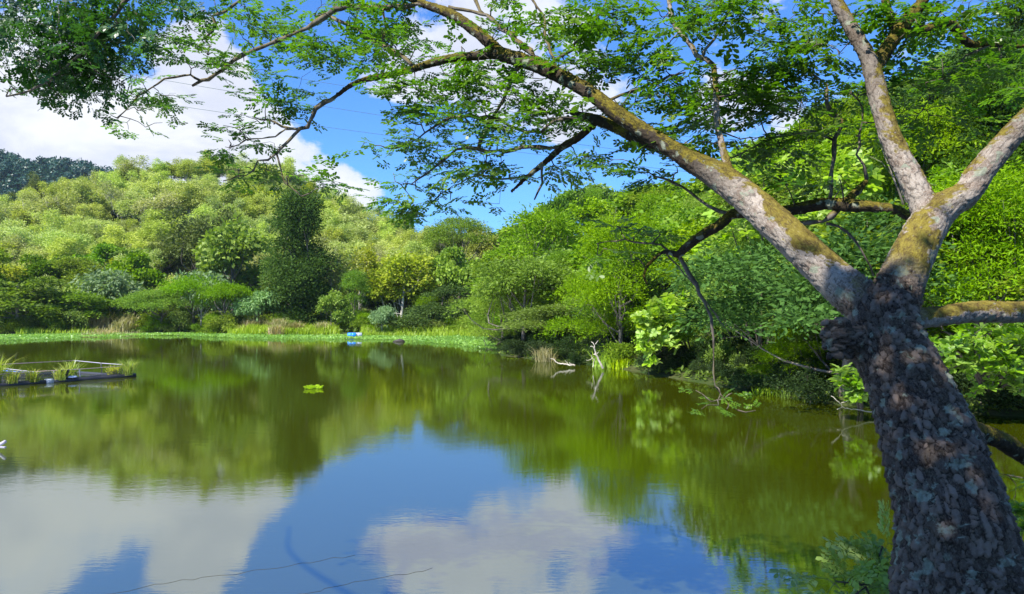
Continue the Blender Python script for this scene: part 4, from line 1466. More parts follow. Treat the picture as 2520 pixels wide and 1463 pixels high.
def cell(p):
    """Worley cells: distance to nearest, gap to the second, id of the nearest"""
    i0 = np.floor(p).astype(int)
    f1 = np.full(len(p), 9.0)
    f2 = np.full(len(p), 9.0)
    cid = np.zeros(len(p))
    off = np.zeros((len(p), 3))
    for dx in (-1, 0, 1):
        for dy in (-1, 0, 1):
            for dz in (-1, 0, 1):
                c = i0 + [dx, dy, dz]
                q = np.stack([hash3(c[:, 0], c[:, 1], c[:, 2], k) for k in (1, 2, 3)], -1) + c
                dv = p - q
                d = np.sqrt((dv ** 2).sum(1))
                h = hash3(c[:, 0], c[:, 1], c[:, 2], 7)
                nb = d < f1
                f2 = np.where(nb, f1, np.minimum(f2, d))
                cid = np.where(nb, h, cid)
                off = np.where(nb[:, None], dv, off)
                f1 = np.where(nb, d, f1)
    return f1, f2, cid, off


wv = np.stack([fbm(bark + 11 * k, 14, 2) for k in range(3)], -1) - .5
pb = bark + wv * np.array([.030, .022, .022])
f1, f2, cid, off = cell(pb / (np.array([.062, .026, .026]) * rug[:, None] + np.array([.075, .020, .020]) * (1 - rug[:, None])))
edge = smooth01((f2 - f1) / .19)
g1, g2, gid, goff = cell((pb + 5.3) / np.array([.030, .018, .018]))
edge2 = smooth01((g2 - g1) / .2)
plate = edge * (.25 + .55 * cid + .95 * np.clip(-off[:, 0] + .25 * off[:, 1], -.6, .6)) + edge * .30 * edge2 * (.4 + gid)
lump = (fbm(bark, 3.0, 3) - .5) * .022 * np.minimum(1, SR[best] / .12)
fine = (fbm(bark, 55, 2) - .5)
V2 = V + Nn * (plate * relief_amp + lump + fine * .004 * (.4 + .6 * rug))[:, None]
relief = np.clip(edge * (.55 + .45 * edge2), 0, 1)
shade_moss = np.clip((dt - .95) / .6, 0, 1) * (1 - rug)  # how far painted canopy shade and moss darken each limb
shade_moss = np.where(np.isin(SL[best], [names.index(k) for k in ('bough.002', 'bough.003')]), shade_moss * .55, shade_moss)
shade_moss = np.where(np.isin(SL[best], [names.index(k) for k in ('branch.005', 'branch.006', 'bough.007', 'bough.005', 'branch.007')]), 1.0, shade_moss)
shade_moss = np.where(SL[best] == names.index('branch.002'), shade_moss * .25, shade_moss)
fl = SL[best][F]                                   # part label per face: that of its first corner
flab = fl[:, 0]
pname = {'trunk': 'trunk', 'branch_stub': 'branch_stub'}
for li, k in enumerate(names):
    f = F[flab == li]
    if not len(f):
        continue
    ids, inv = np.unique(f, return_inverse=True)
    f = inv.reshape(-1, 4)
    nm = k.split('.')[0]
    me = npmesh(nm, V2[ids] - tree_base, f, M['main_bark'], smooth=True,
                vattrs={'bark': bark[ids], 'rug': rug[ids], 'relief': relief[ids], 'plate': cid[ids], 'shade_moss': shade_moss[ids]})
    o = link(nm, me, rain)
    if nm == 'branch_stub':
        o['label'] = 'dark broken branch stub on the left of the trunk'
# thin branches, each a part
for k, q in SKT.items():
    m_ = MB()
    mb_tube(m_, q[:, :3], np.maximum(q[:, 3] * (1 + .18 * rw.normal(size=len(q))), .003), 8)
    link('branch', m_.mesh('branch', M['bark'], tree_base, True), rain)

# ---- canopy: leaf positions are scattered through the crown's volume and twigs grow to reach them


def leaf_variant(seed, npin=2, nl=4, L=.17, lw=.023, ll=.048, pin=.105):
    """a rain tree leaf: paired side stalks each carrying paired oblong leaflets, lying along +X"""
    rng = np.random.default_rng(seed)
    Vs, Fs, n0 = [], [], 0
    St = MB()
    mb_tube(St, [(0, 0, 0), (L * .5, 0, -.005), (L * .85, 0, -.02)], [.0022, .0018, .0010], 3)
    for i in range(npin):
        x0 = L * (.30 + .55 * i / max(1, npin - 1)) if npin > 1 else L * .5
        for sgn in (-1, 1):
            ang = sgn * math.radians(rng.uniform(38, 60) - 10 * i)
            if i == npin - 1:
                ang = sgn * math.radians(rng.uniform(14, 26))
            d = np.array([math.cos(ang), math.sin(ang), rng.uniform(-.28, .05)])
            p0 = np.array([x0, 0, -.01])
            pl = pin * (0.75 + .35 * i / npin) * rng.uniform(.85, 1.1)
            mb_tube(St, [p0, p0 + d * pl], [.0014, .0007], 3)
            s = unit(np.cross(d, [0, 0, 1.0]))
            for j in range(nl):
                q = p0 + d * pl * (.25 + .75 * j / (nl - 1))
                for s2 in (-1, 1):
                    ld = unit(d * (.35 + .5 * j / nl) + s * s2 * .85 + np.array([0, 0, rng.uniform(-.25, .15)]))
                    k = (.75 + .45 * j / nl) * rng.uniform(.85, 1.12)
                    a = ll * k
                    wv_ = unit(np.cross(ld, [0, 0, 1.0])) * lw * k * .5 + np.array([0, 0, rng.uniform(-.004, .004)])
                    u = np.array([0, 0, -.004])
                    Vs.append([q, q + ld * a * .35 + wv_ * .8, q + ld * a * .78 + wv_, q + ld * a + u, q + ld * a * .78 - wv_, q + ld * a * .35 - wv_ * .8])
                    Fs.append(np.arange(6) + n0)
                    n0 += 6
    Vl = np.array(Vs).reshape(-1, 3)
    return Vl, np.array(Fs), np.concatenate(St.V), np.concatenate(St.F[4])


LV = [leaf_variant(s) for s in (1, 2, 3, 4)]


def joined_leaves(rng, pos, D, N, scale, variants):
    """many leaves as arrays: returns leaflets verts, hex faces, v"""
    VV, FF, vv, n0 = [], [], [], 0
    for k, (Vl, Fl, _, _) in enumerate(variants):
        sel = np.arange(len(pos)) % len(variants) == k
        if not sel.any():
            continue
        d = unit(D[sel])
        s = unit(np.cross(N[sel], d))
        u = np.cross(d, s)
        R = np.stack([d, s, u], -1)
        W = np.einsum('nij,mj->nmi', R, Vl) * scale[sel][:, None, None] + pos[sel][:, None]
        m = len(Vl)
        cnt_ = sel.sum()
        VV.append(W.reshape(-1, 3))
        FF.append((Fl[None] + (np.arange(cnt_) * m)[:, None, None]).reshape(-1, 6) + n0)
        n0 += cnt_ * m
        base_v = rng.normal(.5, .2, cnt_)
        vv.append(np.clip(np.repeat(base_v, len(Fl)) + rng.normal(0, .15, cnt_ * len(Fl)), 0, 1))
    return np.concatenate(VV), np.concatenate(FF), np.concatenate(vv)


def grow_twigs(rng, att, nodes, rad0=.004, seg=.10, reach=1.5, first_r=.0065):
    """att (n,3) leaf points; nodes (m,3) existing wood. Returns list of twig polylines, and each leaf's arriving direction"""
    N = list(nodes)
    arr = np.array(N)
    d0 = np.array([np.linalg.norm(arr - a, axis=1).min() for a in att])
    order = np.argsort(d0)
    lines, dirs = [], np.zeros((len(att), 3))
    cap = len(arr) + len(att) * 22
    buf = np.zeros((cap, 3), np.float32)
    buf[:len(arr)] = arr
    gen = np.zeros(cap)
    m = len(arr)
    for i in order:
        a = att[i]
        dv = buf[:m] - a
        dd = (dv ** 2).sum(1)
        k = int(dd.argmin())
        L = math.sqrt(dd[k])
        if L > reach:
            dirs[i] = 0
            continue
        s = buf[k].astype(float)
        ns = max(2, min(20, int(L / seg) + 1))
        t = np.linspace(0, 1, ns + 1)[:, None]
        sag = rng.normal(0, .10 * L, 3) + np.array([0, 0, .05 * L])
        p = s * (1 - t) + a * t + sag * (4 * t * (1 - t)) * .5 + rng.normal(0, .013, (ns + 1, 3)) * (4 * t * (1 - t))
        r = first_r * .78 ** gen[k]
        lines.append((p, np.linspace(max(r, .0022), max(r * .5, .0014), ns + 1)))
        dirs[i] = p[-1] - p[-2]
        buf[m:m + ns] = p[1:]
        gen[m:m + ns] = gen[k] + 1
        m += ns
    return lines, dirs


# crown regions of the main tree: (px, py, Y centre, spread px, spread py, spread Y, leaves)
REG = [
    (430, 60, 7.4, 90, 60, .5, 46), (600, 60, 7.3, 110, 50, .6, 75), (780, 30, 7.1, 120, 35, .6, 60), (700, 110, 7.3, 60, 40, .4, 26), (960, 60, 6.9, 110, 55, .5, 70),
    (560, 185, 7.4, 60, 25, .3, 16), (420, 180, 7.5, 60, 30, .3, 26), (350, 235, 7.5, 50, 30, .2, 18), (300, 275, 7.5, 35, 18, .15, 10), (520, 145, 7.4, 45, 25, .3, 18),
    (740, 200, 7.1, 60, 30, .3, 16), (900, 130, 6.9, 80, 45, .4, 40), (1050, 110, 6.7, 70, 50, .4, 36), (830, 110, 7.0, 50, 35, .3, 20),
    (640, 255, 7.1, 45, 22, .25, 20), (600, 300, 7.2, 50, 25, .25, 22), (610, 345, 7.15, 45, 25, .25, 20), (600, 395, 7.1, 45, 22, .2, 14), (560, 440, 7.1, 40, 14, .2, 10), (680, 405, 7.0, 50, 18, .2, 14), (745, 430, 7.0, 40, 18, .2, 12), (760, 455, 6.95, 30, 18, .2, 8), (690, 280, 7.05, 35, 20, .2, 9),
    (1120, 200, 6.5, 90, 35, .4, 66), (1230, 205, 6.3, 70, 35, .35, 44), (1000, 225, 6.6, 60, 25, .3, 18), (1300, 245, 6.2, 80, 30, .4, 46), (1180, 250, 6.4, 80, 25, .3, 44),
    (1060, 265, 6.6, 60, 20, .3, 26), (1000, 345, 6.65, 50, 28, .3, 26), (1090, 330, 6.6, 60, 30, .35, 36), (1180, 320, 6.4, 70, 35, .35, 34), (1280, 340, 6.3, 70, 30, .35, 26),
    (1120, 400, 6.5, 70, 25, .35, 32), (1040, 440, 6.65, 50, 25, .3, 22), (960, 470, 6.7, 40, 20, .25, 14), (990, 510, 6.75, 30, 14, .2, 8), (1200, 420, 6.45, 60, 25, .3, 22), (1280, 440, 6.4, 50, 30, .3, 18), (1110, 480, 6.7, 45, 18, .2, 9), (1170, 500, 6.7, 30, 12, .2, 5), (1330, 300, 6.2, 60, 22, .3, 20), (1380, 390, 6.1, 50, 25, .3, 16),
    (1280, 60, 6.3, 90, 50, .5, 60), (1420, 50, 6.0, 90, 50, .5, 62), (1480, 130, 5.9, 80, 45, .4, 36), (1560, 40, 5.8, 80, 40, .5, 44), (1400, 180, 6.0, 50, 25, .3, 16), (1540, 150, 5.8, 50, 30, .3, 22), (1500, 60, 5.9, 60, 50, .4, 24),
    (1400, 270, 6.0, 70, 22, .3, 26), (1590, 230, 5.8, 60, 30, .3, 24), (1640, 190, 5.8, 60, 30, .3, 26), (1560, 300, 5.7, 45, 22, .3, 14), (1680, 240, 5.7, 60, 40, .35, 30), (1640, 320, 5.7, 70, 30, .3, 36), (1560, 370, 5.8, 70, 28, .3, 22),
    (1700, 30, 5.5, 80, 40, .5, 32), (1850, 40, 5.5, 90, 50, .6, 40), (1840, 130, 5.5, 80, 45, .5, 38), (1960, 90, 5.4, 80, 50, .5, 40), (2010, 30, 5.3, 50, 40, .5, 24),
    (1900, 200, 5.6, 90, 40, .5, 40), (1830, 270, 5.5, 70, 40, .4, 34), (1980, 230, 5.5, 70, 45, .4, 42), (1690, 330, 5.5, 50, 30, .3, 20), (1880, 350, 5.6, 80, 30, .4, 30), (2080, 180, 5.2, 40, 50, .4, 22), (2060, 330, 5.4, 50, 40, .3, 18), (1760, 200, 5.5, 50, 40, .4, 16),
    (2300, 150, 5.4, 90, 50, .4, 44), (2420, 60, 5.4, 90, 50, .5, 62), (2440, 170, 5.4, 80, 40, .4, 38), (2300, 40, 5.3, 70, 40, .5, 34), (2130, 20, 5.2, 40, 30, .4, 14), (2240, 190, 5.3, 50, 50, .4, 20),
    (2300, 280, 5.4, 70, 40, .3, 18), (2350, 350, 5.5, 70, 40, .3, 12), (2200, 480, 5.3, 60, 40, .3, 6), (1960, 440, 5.5, 70, 30, .3, 12),
    (1560, 570, 6.2, 60, 30, .3, 12), (1500, 620, 6.3, 40, 25, .2, 6), (1640, 540, 6.1, 50, 40, .3, 10), (1700, 420, 5.9, 60, 30, .3, 10),
    (1765, 985, 6.05, 26, 10, .08, 5), (1800, 1012, 6.0, 14, 8, .08, 4), (1730, 978, 6.05, 12, 6, .08, 3),
    (2480, 1180, 5.0, 40, 20, .2, 7), (2500, 1270, 5.0, 30, 20, .2, 4),
]
rl = np.random.default_rng(404)
att = []
for px, py, Y, sx, sy, sY, nn in REG:
    for _ in range(max(1, int(round(nn * .47 / 5)))):
        dx, dy = np.clip(rl.normal(0, .8, 2), -1.5, 1.5)
        YY_ = Y + rl.normal(0, sY * .5)
        sub = P(px + dx * sx, py + dy * sy, YY_)
        for _ in range(5 if nn > 6 else 3):
            att.append(sub + rl.normal(0, 1, 3) * [.13, .13, .022])
att = np.array(att)
wood = np.concatenate([q[:, :3] for k, q in SK.items() if k not in ('trunk', 'branch_stub')] + [q[:, :3] for q in SKT.values()])
lines, dirs = grow_twigs(rl, att, wood)
ok = np.linalg.norm(dirs, axis=1) > 0
m_ = MB()
for p, r in lines:
    mb_tube(m_, p, r, 4)
kind(link('twigs', m_.mesh('twigs', M['twigbark'], tree_base), rain), 'stuff')
pos, D = att[ok], unit(dirs[ok])
D = D * np.array([1, 1, .35]) + rl.normal(size=D.shape) * .35 * np.array([1, 1, .2])
Nn_ = unit(np.array([[0, 0, 1.0]]) + rl.normal(size=D.shape) * .2)
# a second leaf beside most of them, as the sprays grow in pairs along the twig tips
k2 = rl.uniform(size=len(pos)) < .45
pos = np.concatenate([pos, pos[k2] - unit(D[k2]) * rl.uniform(.03, .10, (k2.sum(), 1))])
D2 = D[k2] + rl.normal(size=(k2.sum(), 3)) * np.array([1.0, 1.0, .3])
D = unit(np.concatenate([D, D2]))
Nn_ = np.concatenate([Nn_, unit(np.array([[0, 0, 1.0]]) + rl.normal(size=(k2.sum(), 3)) * .32)])
scl = rl.uniform(.75, 1.2, len(pos)) * np.where(pos[:, 2] < 2.6, .62, 1)
near = np.argsort(np.linalg.norm(pos - [0, 0, EYE], axis=1) / scl)
vis = [i for i in near if abs(pos[i][0] / pos[i][1]) < .69 and pos[i][2] < EYE + .43 * pos[i][1]]
single = set(vis[:300])
LM = []
for Vl, Fl, Vs_, Fs_ in LV:
    LM.append(npmesh('leaf', np.concatenate([Vl, Vs_]), [Fl, Fs_ + len(Vl)], M['rain'],
                     {'v': np.clip(np.random.default_rng(8).normal(.5, .2, len(Fl) + len(Fs_)), 0, 1)}))
for j, i in enumerate(sorted(single)):
    d = Vector(D[i])
    s = Vector(Nn_[i]).cross(d).normalized()
    u = d.cross(s)
    o = link('leaf', LM[j % 4], rain)
    o.matrix_basis = Matrix.Translation(Vector(pos[i] - tree_base)) @ Matrix((d, s, u)).transposed().to_4x4() @ Matrix.Scale(float(scl[i]), 4)
rest = np.array([i for i in range(len(pos)) if i not in single])
JV, JF, jv = joined_leaves(rl, pos[rest], D[rest], Nn_[rest], scl[rest], LV)
kind(link('foliage', npmesh('foliage', JV - tree_base, JF, M['rain'], {'v': jv}), rain), 'stuff')
print('leaves', len(pos))

# ------------------------------------------------------------------ second rain tree, left of the viewer, its dark boughs hang in at the top left
st_base = np.array([-6.5, -2.5, 0.])
st_base[2] = float(ground_z(st_base[:1], st_base[1:2])[0]) - .1
st = thing('rain_tree', 'dark shaded rain tree whose branch hangs in at the top left corner', 'tree', tuple(st_base))
LIM = [
    [(-6.5, -2.5, st_base[2], .34), (-6.3, -2.3, 3, .27), (-6.0, -2.0, 5.4, .23), (-5.6, -1.4, 7.4, .18)],
    [(-6.0, -2.0, 5.4, .16), (-5.6, 0.4, 6.9, .12), (-5.2, 3.2, 7.6, .085), (-4.9, 5.4, 7.2, .05), (-4.3, 6.6, 6.6, .02)],
    [(-5.6, -1.4, 7.4, .14), (-3.6, -1.2, 8.6, .10), (-1.6, -1.0, 9.1, .06), (.2, -1.1, 9.2, .045), (1.6, -1.8, 9.2, .02)],
    [(-5.6, -1.4, 7.4, .12), (-4.4, -3.4, 8.8, .09), (-2.6, -4.4, 9.4, .05), (-1.0, -5.2, 9.5, .03)],
    [(-5.6, -1.4, 7.4, .10), (-7.4, -3.2, 9.0, .06), (-9.0, -4.6, 9.4, .03)],
    [(-5.2, 3.2, 7.6, .05), (-6.4, 5.0, 7.4, .03), (-6.6, 6.6, 6.9, .015)],
    [(-3.6, -1.2, 8.6, .06), (-2.6, .2, 9.0, .04), (-2.2, .9, 9.0, .02)],
]
wood = []
for i_, L_ in enumerate(LIM):
    q = spline(L_, .15)
    m_ = MB()
    mb_tube(m_, q[:, :3], q[:, 3], 10)
    link('trunk' if i_ == 0 else 'branch', m_.mesh('branch', M['bark'], st_base, True), st)
    if i_:
        wood.append(q[:, :3])
# the twig in front of the cluster seen against the cloud
q = to_world([(400, -60, 6.3, 16), (310, 0, 6.3, 12), (290, 30, 6.3, 10), (235, 90, 6.3, 8), (190, 140, 6.3, 7), (130, 190, 6.3, 6), (70, 225, 6.3, 5), (15, 238, 6.3, 4)], .08)
m_ = MB()
mb_tube(m_, q[:, :3], q[:, 3], 7)
link('branch', m_.mesh('branch', M['bark'], st_base, True), st)
wood.append(q[:, :3])
sreg = [(70, 40, 6.5, 90, 50, .5, 70), (200, 60, 6.5, 90, 60, .5, 80), (130, 150, 6.6, 70, 45, .4, 60), (230, 150, 6.7, 60, 45, .4, 60), (110, 205, 6.7, 40, 25, .3, 26), (200, 200, 6.7, 55, 25, .3, 32),
        (310, 60, 6.6, 70, 50, .4, 46), (20, 130, 6.4, 30, 30, .3, 12), (260, 120, 6.6, 40, 40, .3, 22), (400, 20, 6.8, 60, 30, .4, 24), (0, 30, 6.5, 60, 40, .4, 26), (10, 230, 6.3, 20, 20, .2, 4), (250, 235, 6.7, 30, 10, .2, 6)]
at2 = []
for px, py, Y, sx, sy, sY, nn in sreg:
    for _ in range(int(nn * .85)):
        dx, dy = np.clip(rl.normal(0, .8, 2), -1.5, 1.5)
        at2.append(P(px + dx * sx, py + dy * sy, Y + rl.normal(0, sY * .6)))
at2 = np.array(at2)
l2, d2 = grow_twigs(rl, at2, np.concatenate(wood), reach=3.5)
# unseen crown added above and behind the viewer, shaped to shade bank and big trunk
shade_crown_at = []
while len(shade_crown_at) < 2300:
    p = np.array([rl.uniform(-7.6, 2.8), rl.uniform(-7, 1.1), rl.uniform(8.0, 10.0)])
    if ((p[0] + 2.4) / 5.0) ** 2 + ((p[1] + 2.9) / 3.6) ** 2 < 1:
        shade_crown_at.append(p)
shade_crown_at = np.array(shade_crown_at)
l3, d3 = grow_twigs(rl, shade_crown_at, np.concatenate(wood), reach=4, seg=.35)
m_ = MB()
for p, r in l2 + l3:
    mb_tube(m_, p, r, 3)
kind(link('twigs', m_.mesh('twigs', M['twigbark'], st_base), st), 'stuff')
k4 = np.arange(len(at2)) % 3 == 0
pos = np.concatenate([at2, at2[k4] + rl.normal(0, .08, (k4.sum(), 3))])
D = unit(np.concatenate([d2, d2[k4]]) + rl.normal(size=pos.shape) * .6)
Nn_ = unit(np.array([[0, 0, 1.0]]) + rl.normal(size=D.shape) * .55)
scl = rl.uniform(.6, 1.0, len(pos))
LV2 = LV
JV, JF, jv = joined_leaves(rl, pos, D, Nn_, scl, LV2)
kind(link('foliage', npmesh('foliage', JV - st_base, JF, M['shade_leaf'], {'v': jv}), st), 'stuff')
# upper crown: simpler leaf sprays, unseen, added for their shade
k_ = np.repeat(np.arange(len(shade_crown_at)), 19)
P0 = shade_crown_at[k_] + rl.normal(0, .16, (len(k_), 3)) * [1, 1, .4]
V, F = leaf_quads(P0, rl.normal(size=P0.shape) * [1, 1, .3], unit(np.array([[0, 0, 1.0]]) + rl.normal(size=P0.shape) * .4), rl.uniform(.10, .2, len(P0)), rl.uniform(.06, .10, len(P0)))
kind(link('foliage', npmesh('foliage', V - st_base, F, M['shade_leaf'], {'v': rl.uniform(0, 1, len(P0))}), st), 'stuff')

# ------------------------------------------------------------------ bushes near enough to show single leaves


def obovate(L, W, fold, bend):
    t = np.array([0, .3, .62, .86, 1.0])
    wd = np.array([.10, .55, 1.0, .78, .0]) * W / 2
    z = -bend * t ** 2 * L
    V = []
    for tt, ww, zz in zip(t, wd, z):
        V += [[tt * L, ww, zz + fold * ww], [tt * L, 0, zz], [tt * L, -ww, zz + fold * ww]]
    F = []
    for i in range(4):
        a = i * 3
        F += [[a, a + 1, a + 4, a + 3], [a + 1, a + 2, a + 5, a + 4]]
    return np.array(V), np.array(F)


def whorl(seed, n, L, W, tilt=(.1, .7), fold=.35, bend=.25):
    rng = np.random.default_rng(seed)
    Vs, Fs, n0 = [], [], 0
    for i in range(n):
        V, F = obovate(L * rng.uniform(.7, 1.1), W * rng.uniform(.8, 1.1), fold, bend * rng.uniform(.3, 1.6))
        a = 2 * PI * i / n + rng.uniform(-.4, .4)
        b = rng.uniform(*tilt)
        cb, sb = math.cos(b), math.sin(b)
        V = np.stack([V[:, 0] * cb - V[:, 2] * sb, V[:, 1], V[:, 0] * sb + V[:, 2] * cb], -1)
        V = np.stack([V[:, 0] * math.cos(a) - V[:, 1] * math.sin(a), V[:, 0] * math.sin(a) + V[:, 1] * math.cos(a), V[:, 2]], -1)
        Vs.append(V)
        Fs.append(F + n0)
        n0 += len(V)
    return np.concatenate(Vs), np.concatenate(Fs)


M['near_broad'] = leafmat('glossy_lime_leaves', (.08, .18, .018), (.26, .41, .045), .42, .01, .12, .4, .45)
M['near_heart'] = leafmat('pale_lime_leaves', (.20, .33, .03), (.38, .52, .08), .45, .01, .12, .45, .4)


def leafy(name, label, cat, base_, regs, mat, wh, stems_r=.03, lean=0, seed=0, first=None, smin=.8, smax=1.25, down=0.0):
    """bush whose leaf clusters are parts; regs rows: (px, py, Y, sx, sy, sY, count)"""
    rng = np.random.default_rng(seed)
    base_ = np.asarray(base_, float)
    o = thing(name, label, cat, tuple(base_))
    pts = []
    for px, py, Y, sx, sy, sY, nn in regs:
        for _ in range(nn):
            pts.append(P(px + rng.uniform(-sx, sx), py + rng.uniform(-sy, sy), Y + rng.uniform(-sY, sY)))
    pts = np.array(pts)
    cen = [P(r[0], r[1], r[2]) for r in regs]
    wood_, m_ = [], MB()
    for c_ in cen:
        mid_ = (base_ + c_) / 2 + [0, 0, .12 * np.linalg.norm(c_ - base_)]
        q = spline([(*(base_ + rng.normal(0, .05, 3) * [1, 1, 0]), stems_r), (*mid_, stems_r * .7), (*c_, stems_r * .35)], .15)
        mb_tube(m_, q[:, :3], q[:, 3], 6)
        wood_.append(q[:, :3])
    ln, dr = grow_twigs(rng, pts, np.concatenate(wood_), reach=4, seg=.2, first_r=stems_r * .3)
    for p, r in ln:
        mb_tube(m_, p, r, 4)
    link('stem', m_.mesh('stem', M['twigbark'], base_, True), o)
    ms = []
    for k in range(3):
        V, F = whorl(seed * 7 + k, *wh)
        ms.append(npmesh('leaf_cluster', V, F, M[mat], {'v': np.clip(np.random.default_rng(k).normal(.5, .22, len(F)), 0, 1)}, smooth=True))
    for i, p in enumerate(pts[:300]):
        c = link('leaf_cluster', ms[i % 3], o)
        c.location = Vector(p - base_)
        c.rotation_euler = (rng.normal(0, .45) + down, rng.normal(0, .45), rng.uniform(0, 6.28))
        c.scale = (rng.uniform(smin, smax),) * 3
    return o


def gz(x, y):
    return float(ground_z(np.array([x]), np.array([y]))[0])


bx, by = at(2440, 22.5), 22.5
leafy('bush', 'bright glossy broad-leaved bush right of the big trunk, under the low mossy bough', 'bush', (bx, by, gz(bx, by)), [
    (2310, 880, 19.5, 30, 22, .5, 26), (2360, 850, 19.8, 40, 16, .6, 30), (2430, 860, 20, 45, 22, .7, 40), (2490, 850, 20.2, 40, 30, .7, 40), (2340, 905, 19.6, 30, 16, .5, 16),
    (2420, 905, 20, 50, 18, .6, 34), (2500, 910, 20, 35, 30, .6, 28), (2390, 815, 20.5, 40, 16, .6, 18), (2480, 810, 20.5, 50, 16, .6, 20), (2430, 950, 20, 22, 12, .3, 7), (2510, 960, 20, 20, 20, .3, 9),
    (2285, 850, 20, 16, 12, .3, 6), (2400, 970, 20, 14, 10, .3, 3)], 'near_broad', (7, .23, .10), .05, seed=3)
bx, by = at(2120, 23.0), 23.0
leafy('bush', 'small lime broad-leaved bush against the left edge of the big trunk at the waterline', 'bush', (bx, by, gz(bx, by)), [
    (2090, 935, 20.6, 24, 20, .3, 18), (2112, 970, 20.6, 20, 22, .3, 16), (2075, 915, 20.7, 14, 10, .2, 6), (2125, 925, 20.8, 22, 20, .3, 10)], 'near_broad', (6, .28, .13), .03, seed=4)
bx, by = at(1700, 37.5), 37.5
leafy('vine', 'pale lime vine hanging in a big-leaved curtain above the water right of the snag', 'vine', (bx, by, gz(bx, by)), [
    (1625, 760, 34, 40, 18, .4, 34), (1600, 795, 34, 32, 20, .4, 32), (1640, 800, 34.2, 36, 22, .4, 26), (1595, 840, 33.8, 20, 20, .3, 14), (1640, 850, 34, 26, 18, .3, 12), (1605, 880, 33.8, 12, 16, .2, 8), (1660, 740, 34.5, 30, 14, .4, 14)],
    'near_heart', (6, .32, .22), .05, seed=5)
bx, by = at(1870, 32.5), 32.5
leafy('vine', 'pale lime climbing leaves in the crowns above the mossy back branch', 'vine', (bx, by, gz(bx, by)), [
    (1880, 440, 31, 90, 50, .8, 60), (2000, 560, 30, 60, 40, .8, 30), (1800, 560, 31, 60, 40, .8, 30), (1760, 640, 31.5, 60, 30, .5, 24), (2100, 420, 30, 60, 60, .8, 40), (1990, 700, 29, 50, 30, .6, 22), (2140, 600, 28, 50, 40, .6, 30)],
    'near_heart', (5, .34, .24), .05, seed=6)
bx, by = at(2420, 27), 27.0
leafy('vine', 'bright climbing leaves on the slope behind the right-hand bough', 'vine', (bx, by, gz(bx, by)), [
    (2400, 560, 25, 80, 60, .8, 60), (2480, 680, 24, 50, 50, .8, 50), (2360, 690, 24, 40, 40, .6, 34), (2330, 460, 26, 50, 60, .8, 36), (2470, 460, 26, 50, 50, .8, 34)],
    'near_broad', (6, .26, .13), .05, seed=7)

# sapling at the foot of the trunk, its leaflets seen close
bx, by = 2.15, 4.35
sb = np.array([bx, by, gz(bx, by) - .03])
sap = thing('sapling', 'young rain tree sprout with pale feathered leaves at the foot of the big trunk', 'sapling', tuple(sb))
rp = np.random.default_rng(31)
st_nodes = [[(*sb, .011), (*P(2215, 1463, 4.25), .009), (*P(2185, 1420, 4.2), .008), (*P(2162, 1385, 4.18), .006), (*P(2172, 1345, 4.15), .004)],
            [(*sb, .010), (*P(2190, 1475, 4.1), .008), (*P(2120, 1440, 4.0), .006), (*P(2060, 1432, 3.95), .004)],
            [(*sb, .009), (*P(2150, 1490, 3.95), .006), (*P(2090, 1475, 3.9), .004)]]
wd_ = []
m_ = MB()
for nd in st_nodes:
    q = spline(nd, .05)
    mb_tube(m_, q[:, :3], q[:, 3], 6)
    wd_.append(q[:, :3])
SV = [leaf_variant(60 + k, npin=3, nl=4, L=.17, lw=.024, ll=.046, pin=.095) for k in range(2)]
SM = [npmesh('leaf', np.concatenate([a, c]), [b, d + len(a)], M['sapling'], {'v': np.clip(rp.normal(.55, .2, len(b) + len(d)), 0, 1)}) for a, b, c, d in SV]
lp = [(2185, 1338, 4.15), (2205, 1345, 4.15), (2160, 1350, 4.15), (2140, 1362, 4.1), (2195, 1365, 4.2), (2170, 1372, 4.2), (2210, 1378, 4.2), (2125, 1375, 4.15), (2150, 1390, 4.1), (2190, 1395, 4.2),
      (2205, 1410, 4.2), (2160, 1412, 4.15), (2035, 1425, 3.95), (2060, 1420, 3.95), (2080, 1432, 3.95), (2050, 1440, 3.95), (2100, 1425, 4.0), (2120, 1432, 4.0), (2150, 1430, 4.05), (2175, 1440, 4.1),
      (2070, 1455, 3.9), (2105, 1455, 3.9), (2135, 1460, 3.95), (2165, 1465, 4.0), (2200, 1455, 4.1), (2050, 1470, 3.9), (2085, 1480, 3.85), (2130, 1485, 3.9), (2180, 1490, 4.0)]
lpw = np.array([P(*a) for a in lp])
ln, dr = grow_twigs(rp, lpw, np.concatenate(wd_), reach=1, seg=.03, first_r=.003)
for p, r in ln:
    mb_tube(m_, p, r, 4)
link('stem', m_.mesh('stem', M['twigbark'], sb, True), sap)
for i, p in enumerate(lpw):
    d = Vector(unit(dr[i] + rp.normal(0, .3, 3) * np.linalg.norm(dr[i]) + 1e-6))
    s = Vector(unit(np.array([0, -.25, 1.0]) + rp.normal(0, .3, 3))).cross(d).normalized()
    u = d.cross(s)
    c = link('leaf', SM[i % 2], sap)
    c.matrix_basis = Matrix.Translation(Vector(p - sb)) @ Matrix((d, s, u)).transposed().to_4x4() @ Matrix.Scale(float(rp.uniform(.75, 1.1)), 4)
# small bright plants on the bank right of the trunk
for k, (px, py, Y) in enumerate(((2505, 1262, 4.9), (2515, 1300, 4.8))):
    c = P(px, py, Y)
    leafy('seedling', ('upper' if k == 0 else 'lower') + ' small leafy seedling at the right edge beside the big trunk', 'seedling', (c[0], c[1], gz(c[0], c[1]) - .02), [
        (px, py, Y, 14, 12, .08, 12)], 'near_broad', (5, .06, .03), .006, seed=40 + k)

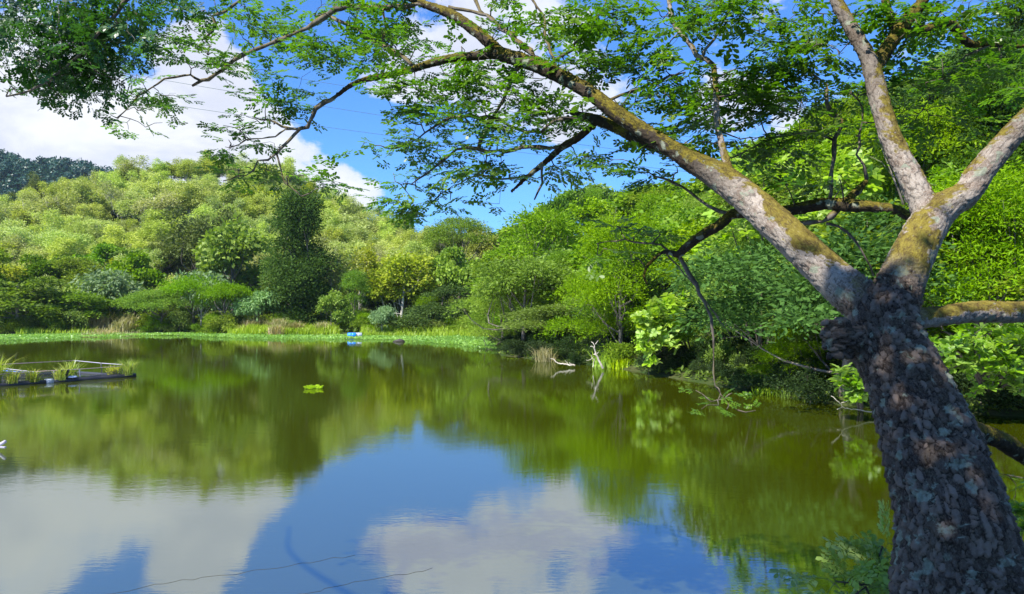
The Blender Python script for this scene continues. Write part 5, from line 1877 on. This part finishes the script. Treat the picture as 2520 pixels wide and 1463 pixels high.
# ------------------------------------------------------------------ air between the viewer and the far slopes
hm, ht, ho = newmat('damp_air')
pv = ht.n('ShaderNodeVolumePrincipled')
pv.inputs['Color'].default_value = (.62, .80, 1.0, 1)
pv.inputs['Density'].default_value = .00011
pv.inputs['Anisotropy'].default_value = .3
hm.node_tree.links.new(pv.outputs[0], ho.inputs['Volume'])
a, b, z0, z1 = -3100, 3100, -3.0, 130.0
V = [(x, y, z) for z in (z0, z1) for x, y in ((a, a), (b, a), (b, b), (a, b))]
F = [(3, 2, 1, 0), (4, 5, 6, 7), (0, 1, 5, 4), (1, 2, 6, 5), (2, 3, 7, 6), (3, 0, 4, 7)]
hz_ = thing('haze', 'thin damp haze that softens the far mountain', 'haze', (0, 0, 0), me=npmesh('haze', V, np.array(F), hm))
kind(hz_, 'stuff')

# ---- thin lines of drifting twigs and scum on the near water
for k, pts_ in enumerate(([(410, 812), (550, 800), (620, 790), (700, 770), (850, 745), (1000, 725), (1180, 705), (1230, 690), (1300, 685), (1400, 668), (1500, 650), (1600, 634), (1700, 620)],
                          [(1420, 805), (1480, 795), (1540, 785), (1620, 770), (1700, 748), (1800, 735), (1900, 715), (2000, 700), (2080, 680)])):
    q = []
    for zx, zy in pts_:
        X_, Y_ = zx * .5127, 1045.8 + zy * .5127
        Yw = EYE * FPX / (Y_ - 765)
        q.append((at(X_, Yw), Yw, .0005, .0013))
    q = spline(q, .12)
    q[:, :2] += rp.normal(0, .018, (len(q), 2))
    o_ = q[0, :3]
    m_ = MB()
    mb_tube(m_, q[:, :3], q[:, 3], 4)
    thing('floating_string', ('long thin dark string' if k == 0 else 'shorter thin dark string') + ' drifting on the water at the bottom of the photo', 'string', tuple(o_),
          me=m_.mesh('floating_string', M['blacklog'], o_))

# ---- where a few look-alikes stand in a row, say which one
ORD = ['first', 'second', 'third', 'fourth', 'fifth', 'sixth', 'seventh', 'eighth', 'ninth', 'tenth', 'eleventh', 'twelfth']
grp = {}
for o in list(COL.objects):
    if o.parent is None and o.get('label'):
        grp.setdefault(o['label'], []).append(o)
for lab, os_ in grp.items():
    if 1 < len(os_) <= 12:
        os_.sort(key=lambda o: o.location.x / max(o.location.y, .1))
        for i, o in enumerate(os_):
            o['label'] = lab + ', ' + ORD[i] + ' from the left'
    elif len(os_) == 1 and 'group' in os_[0].keys() and os_[0]['group'].split(' ')[0] == lab.split(' ')[0]:
        del os_[0]['group']
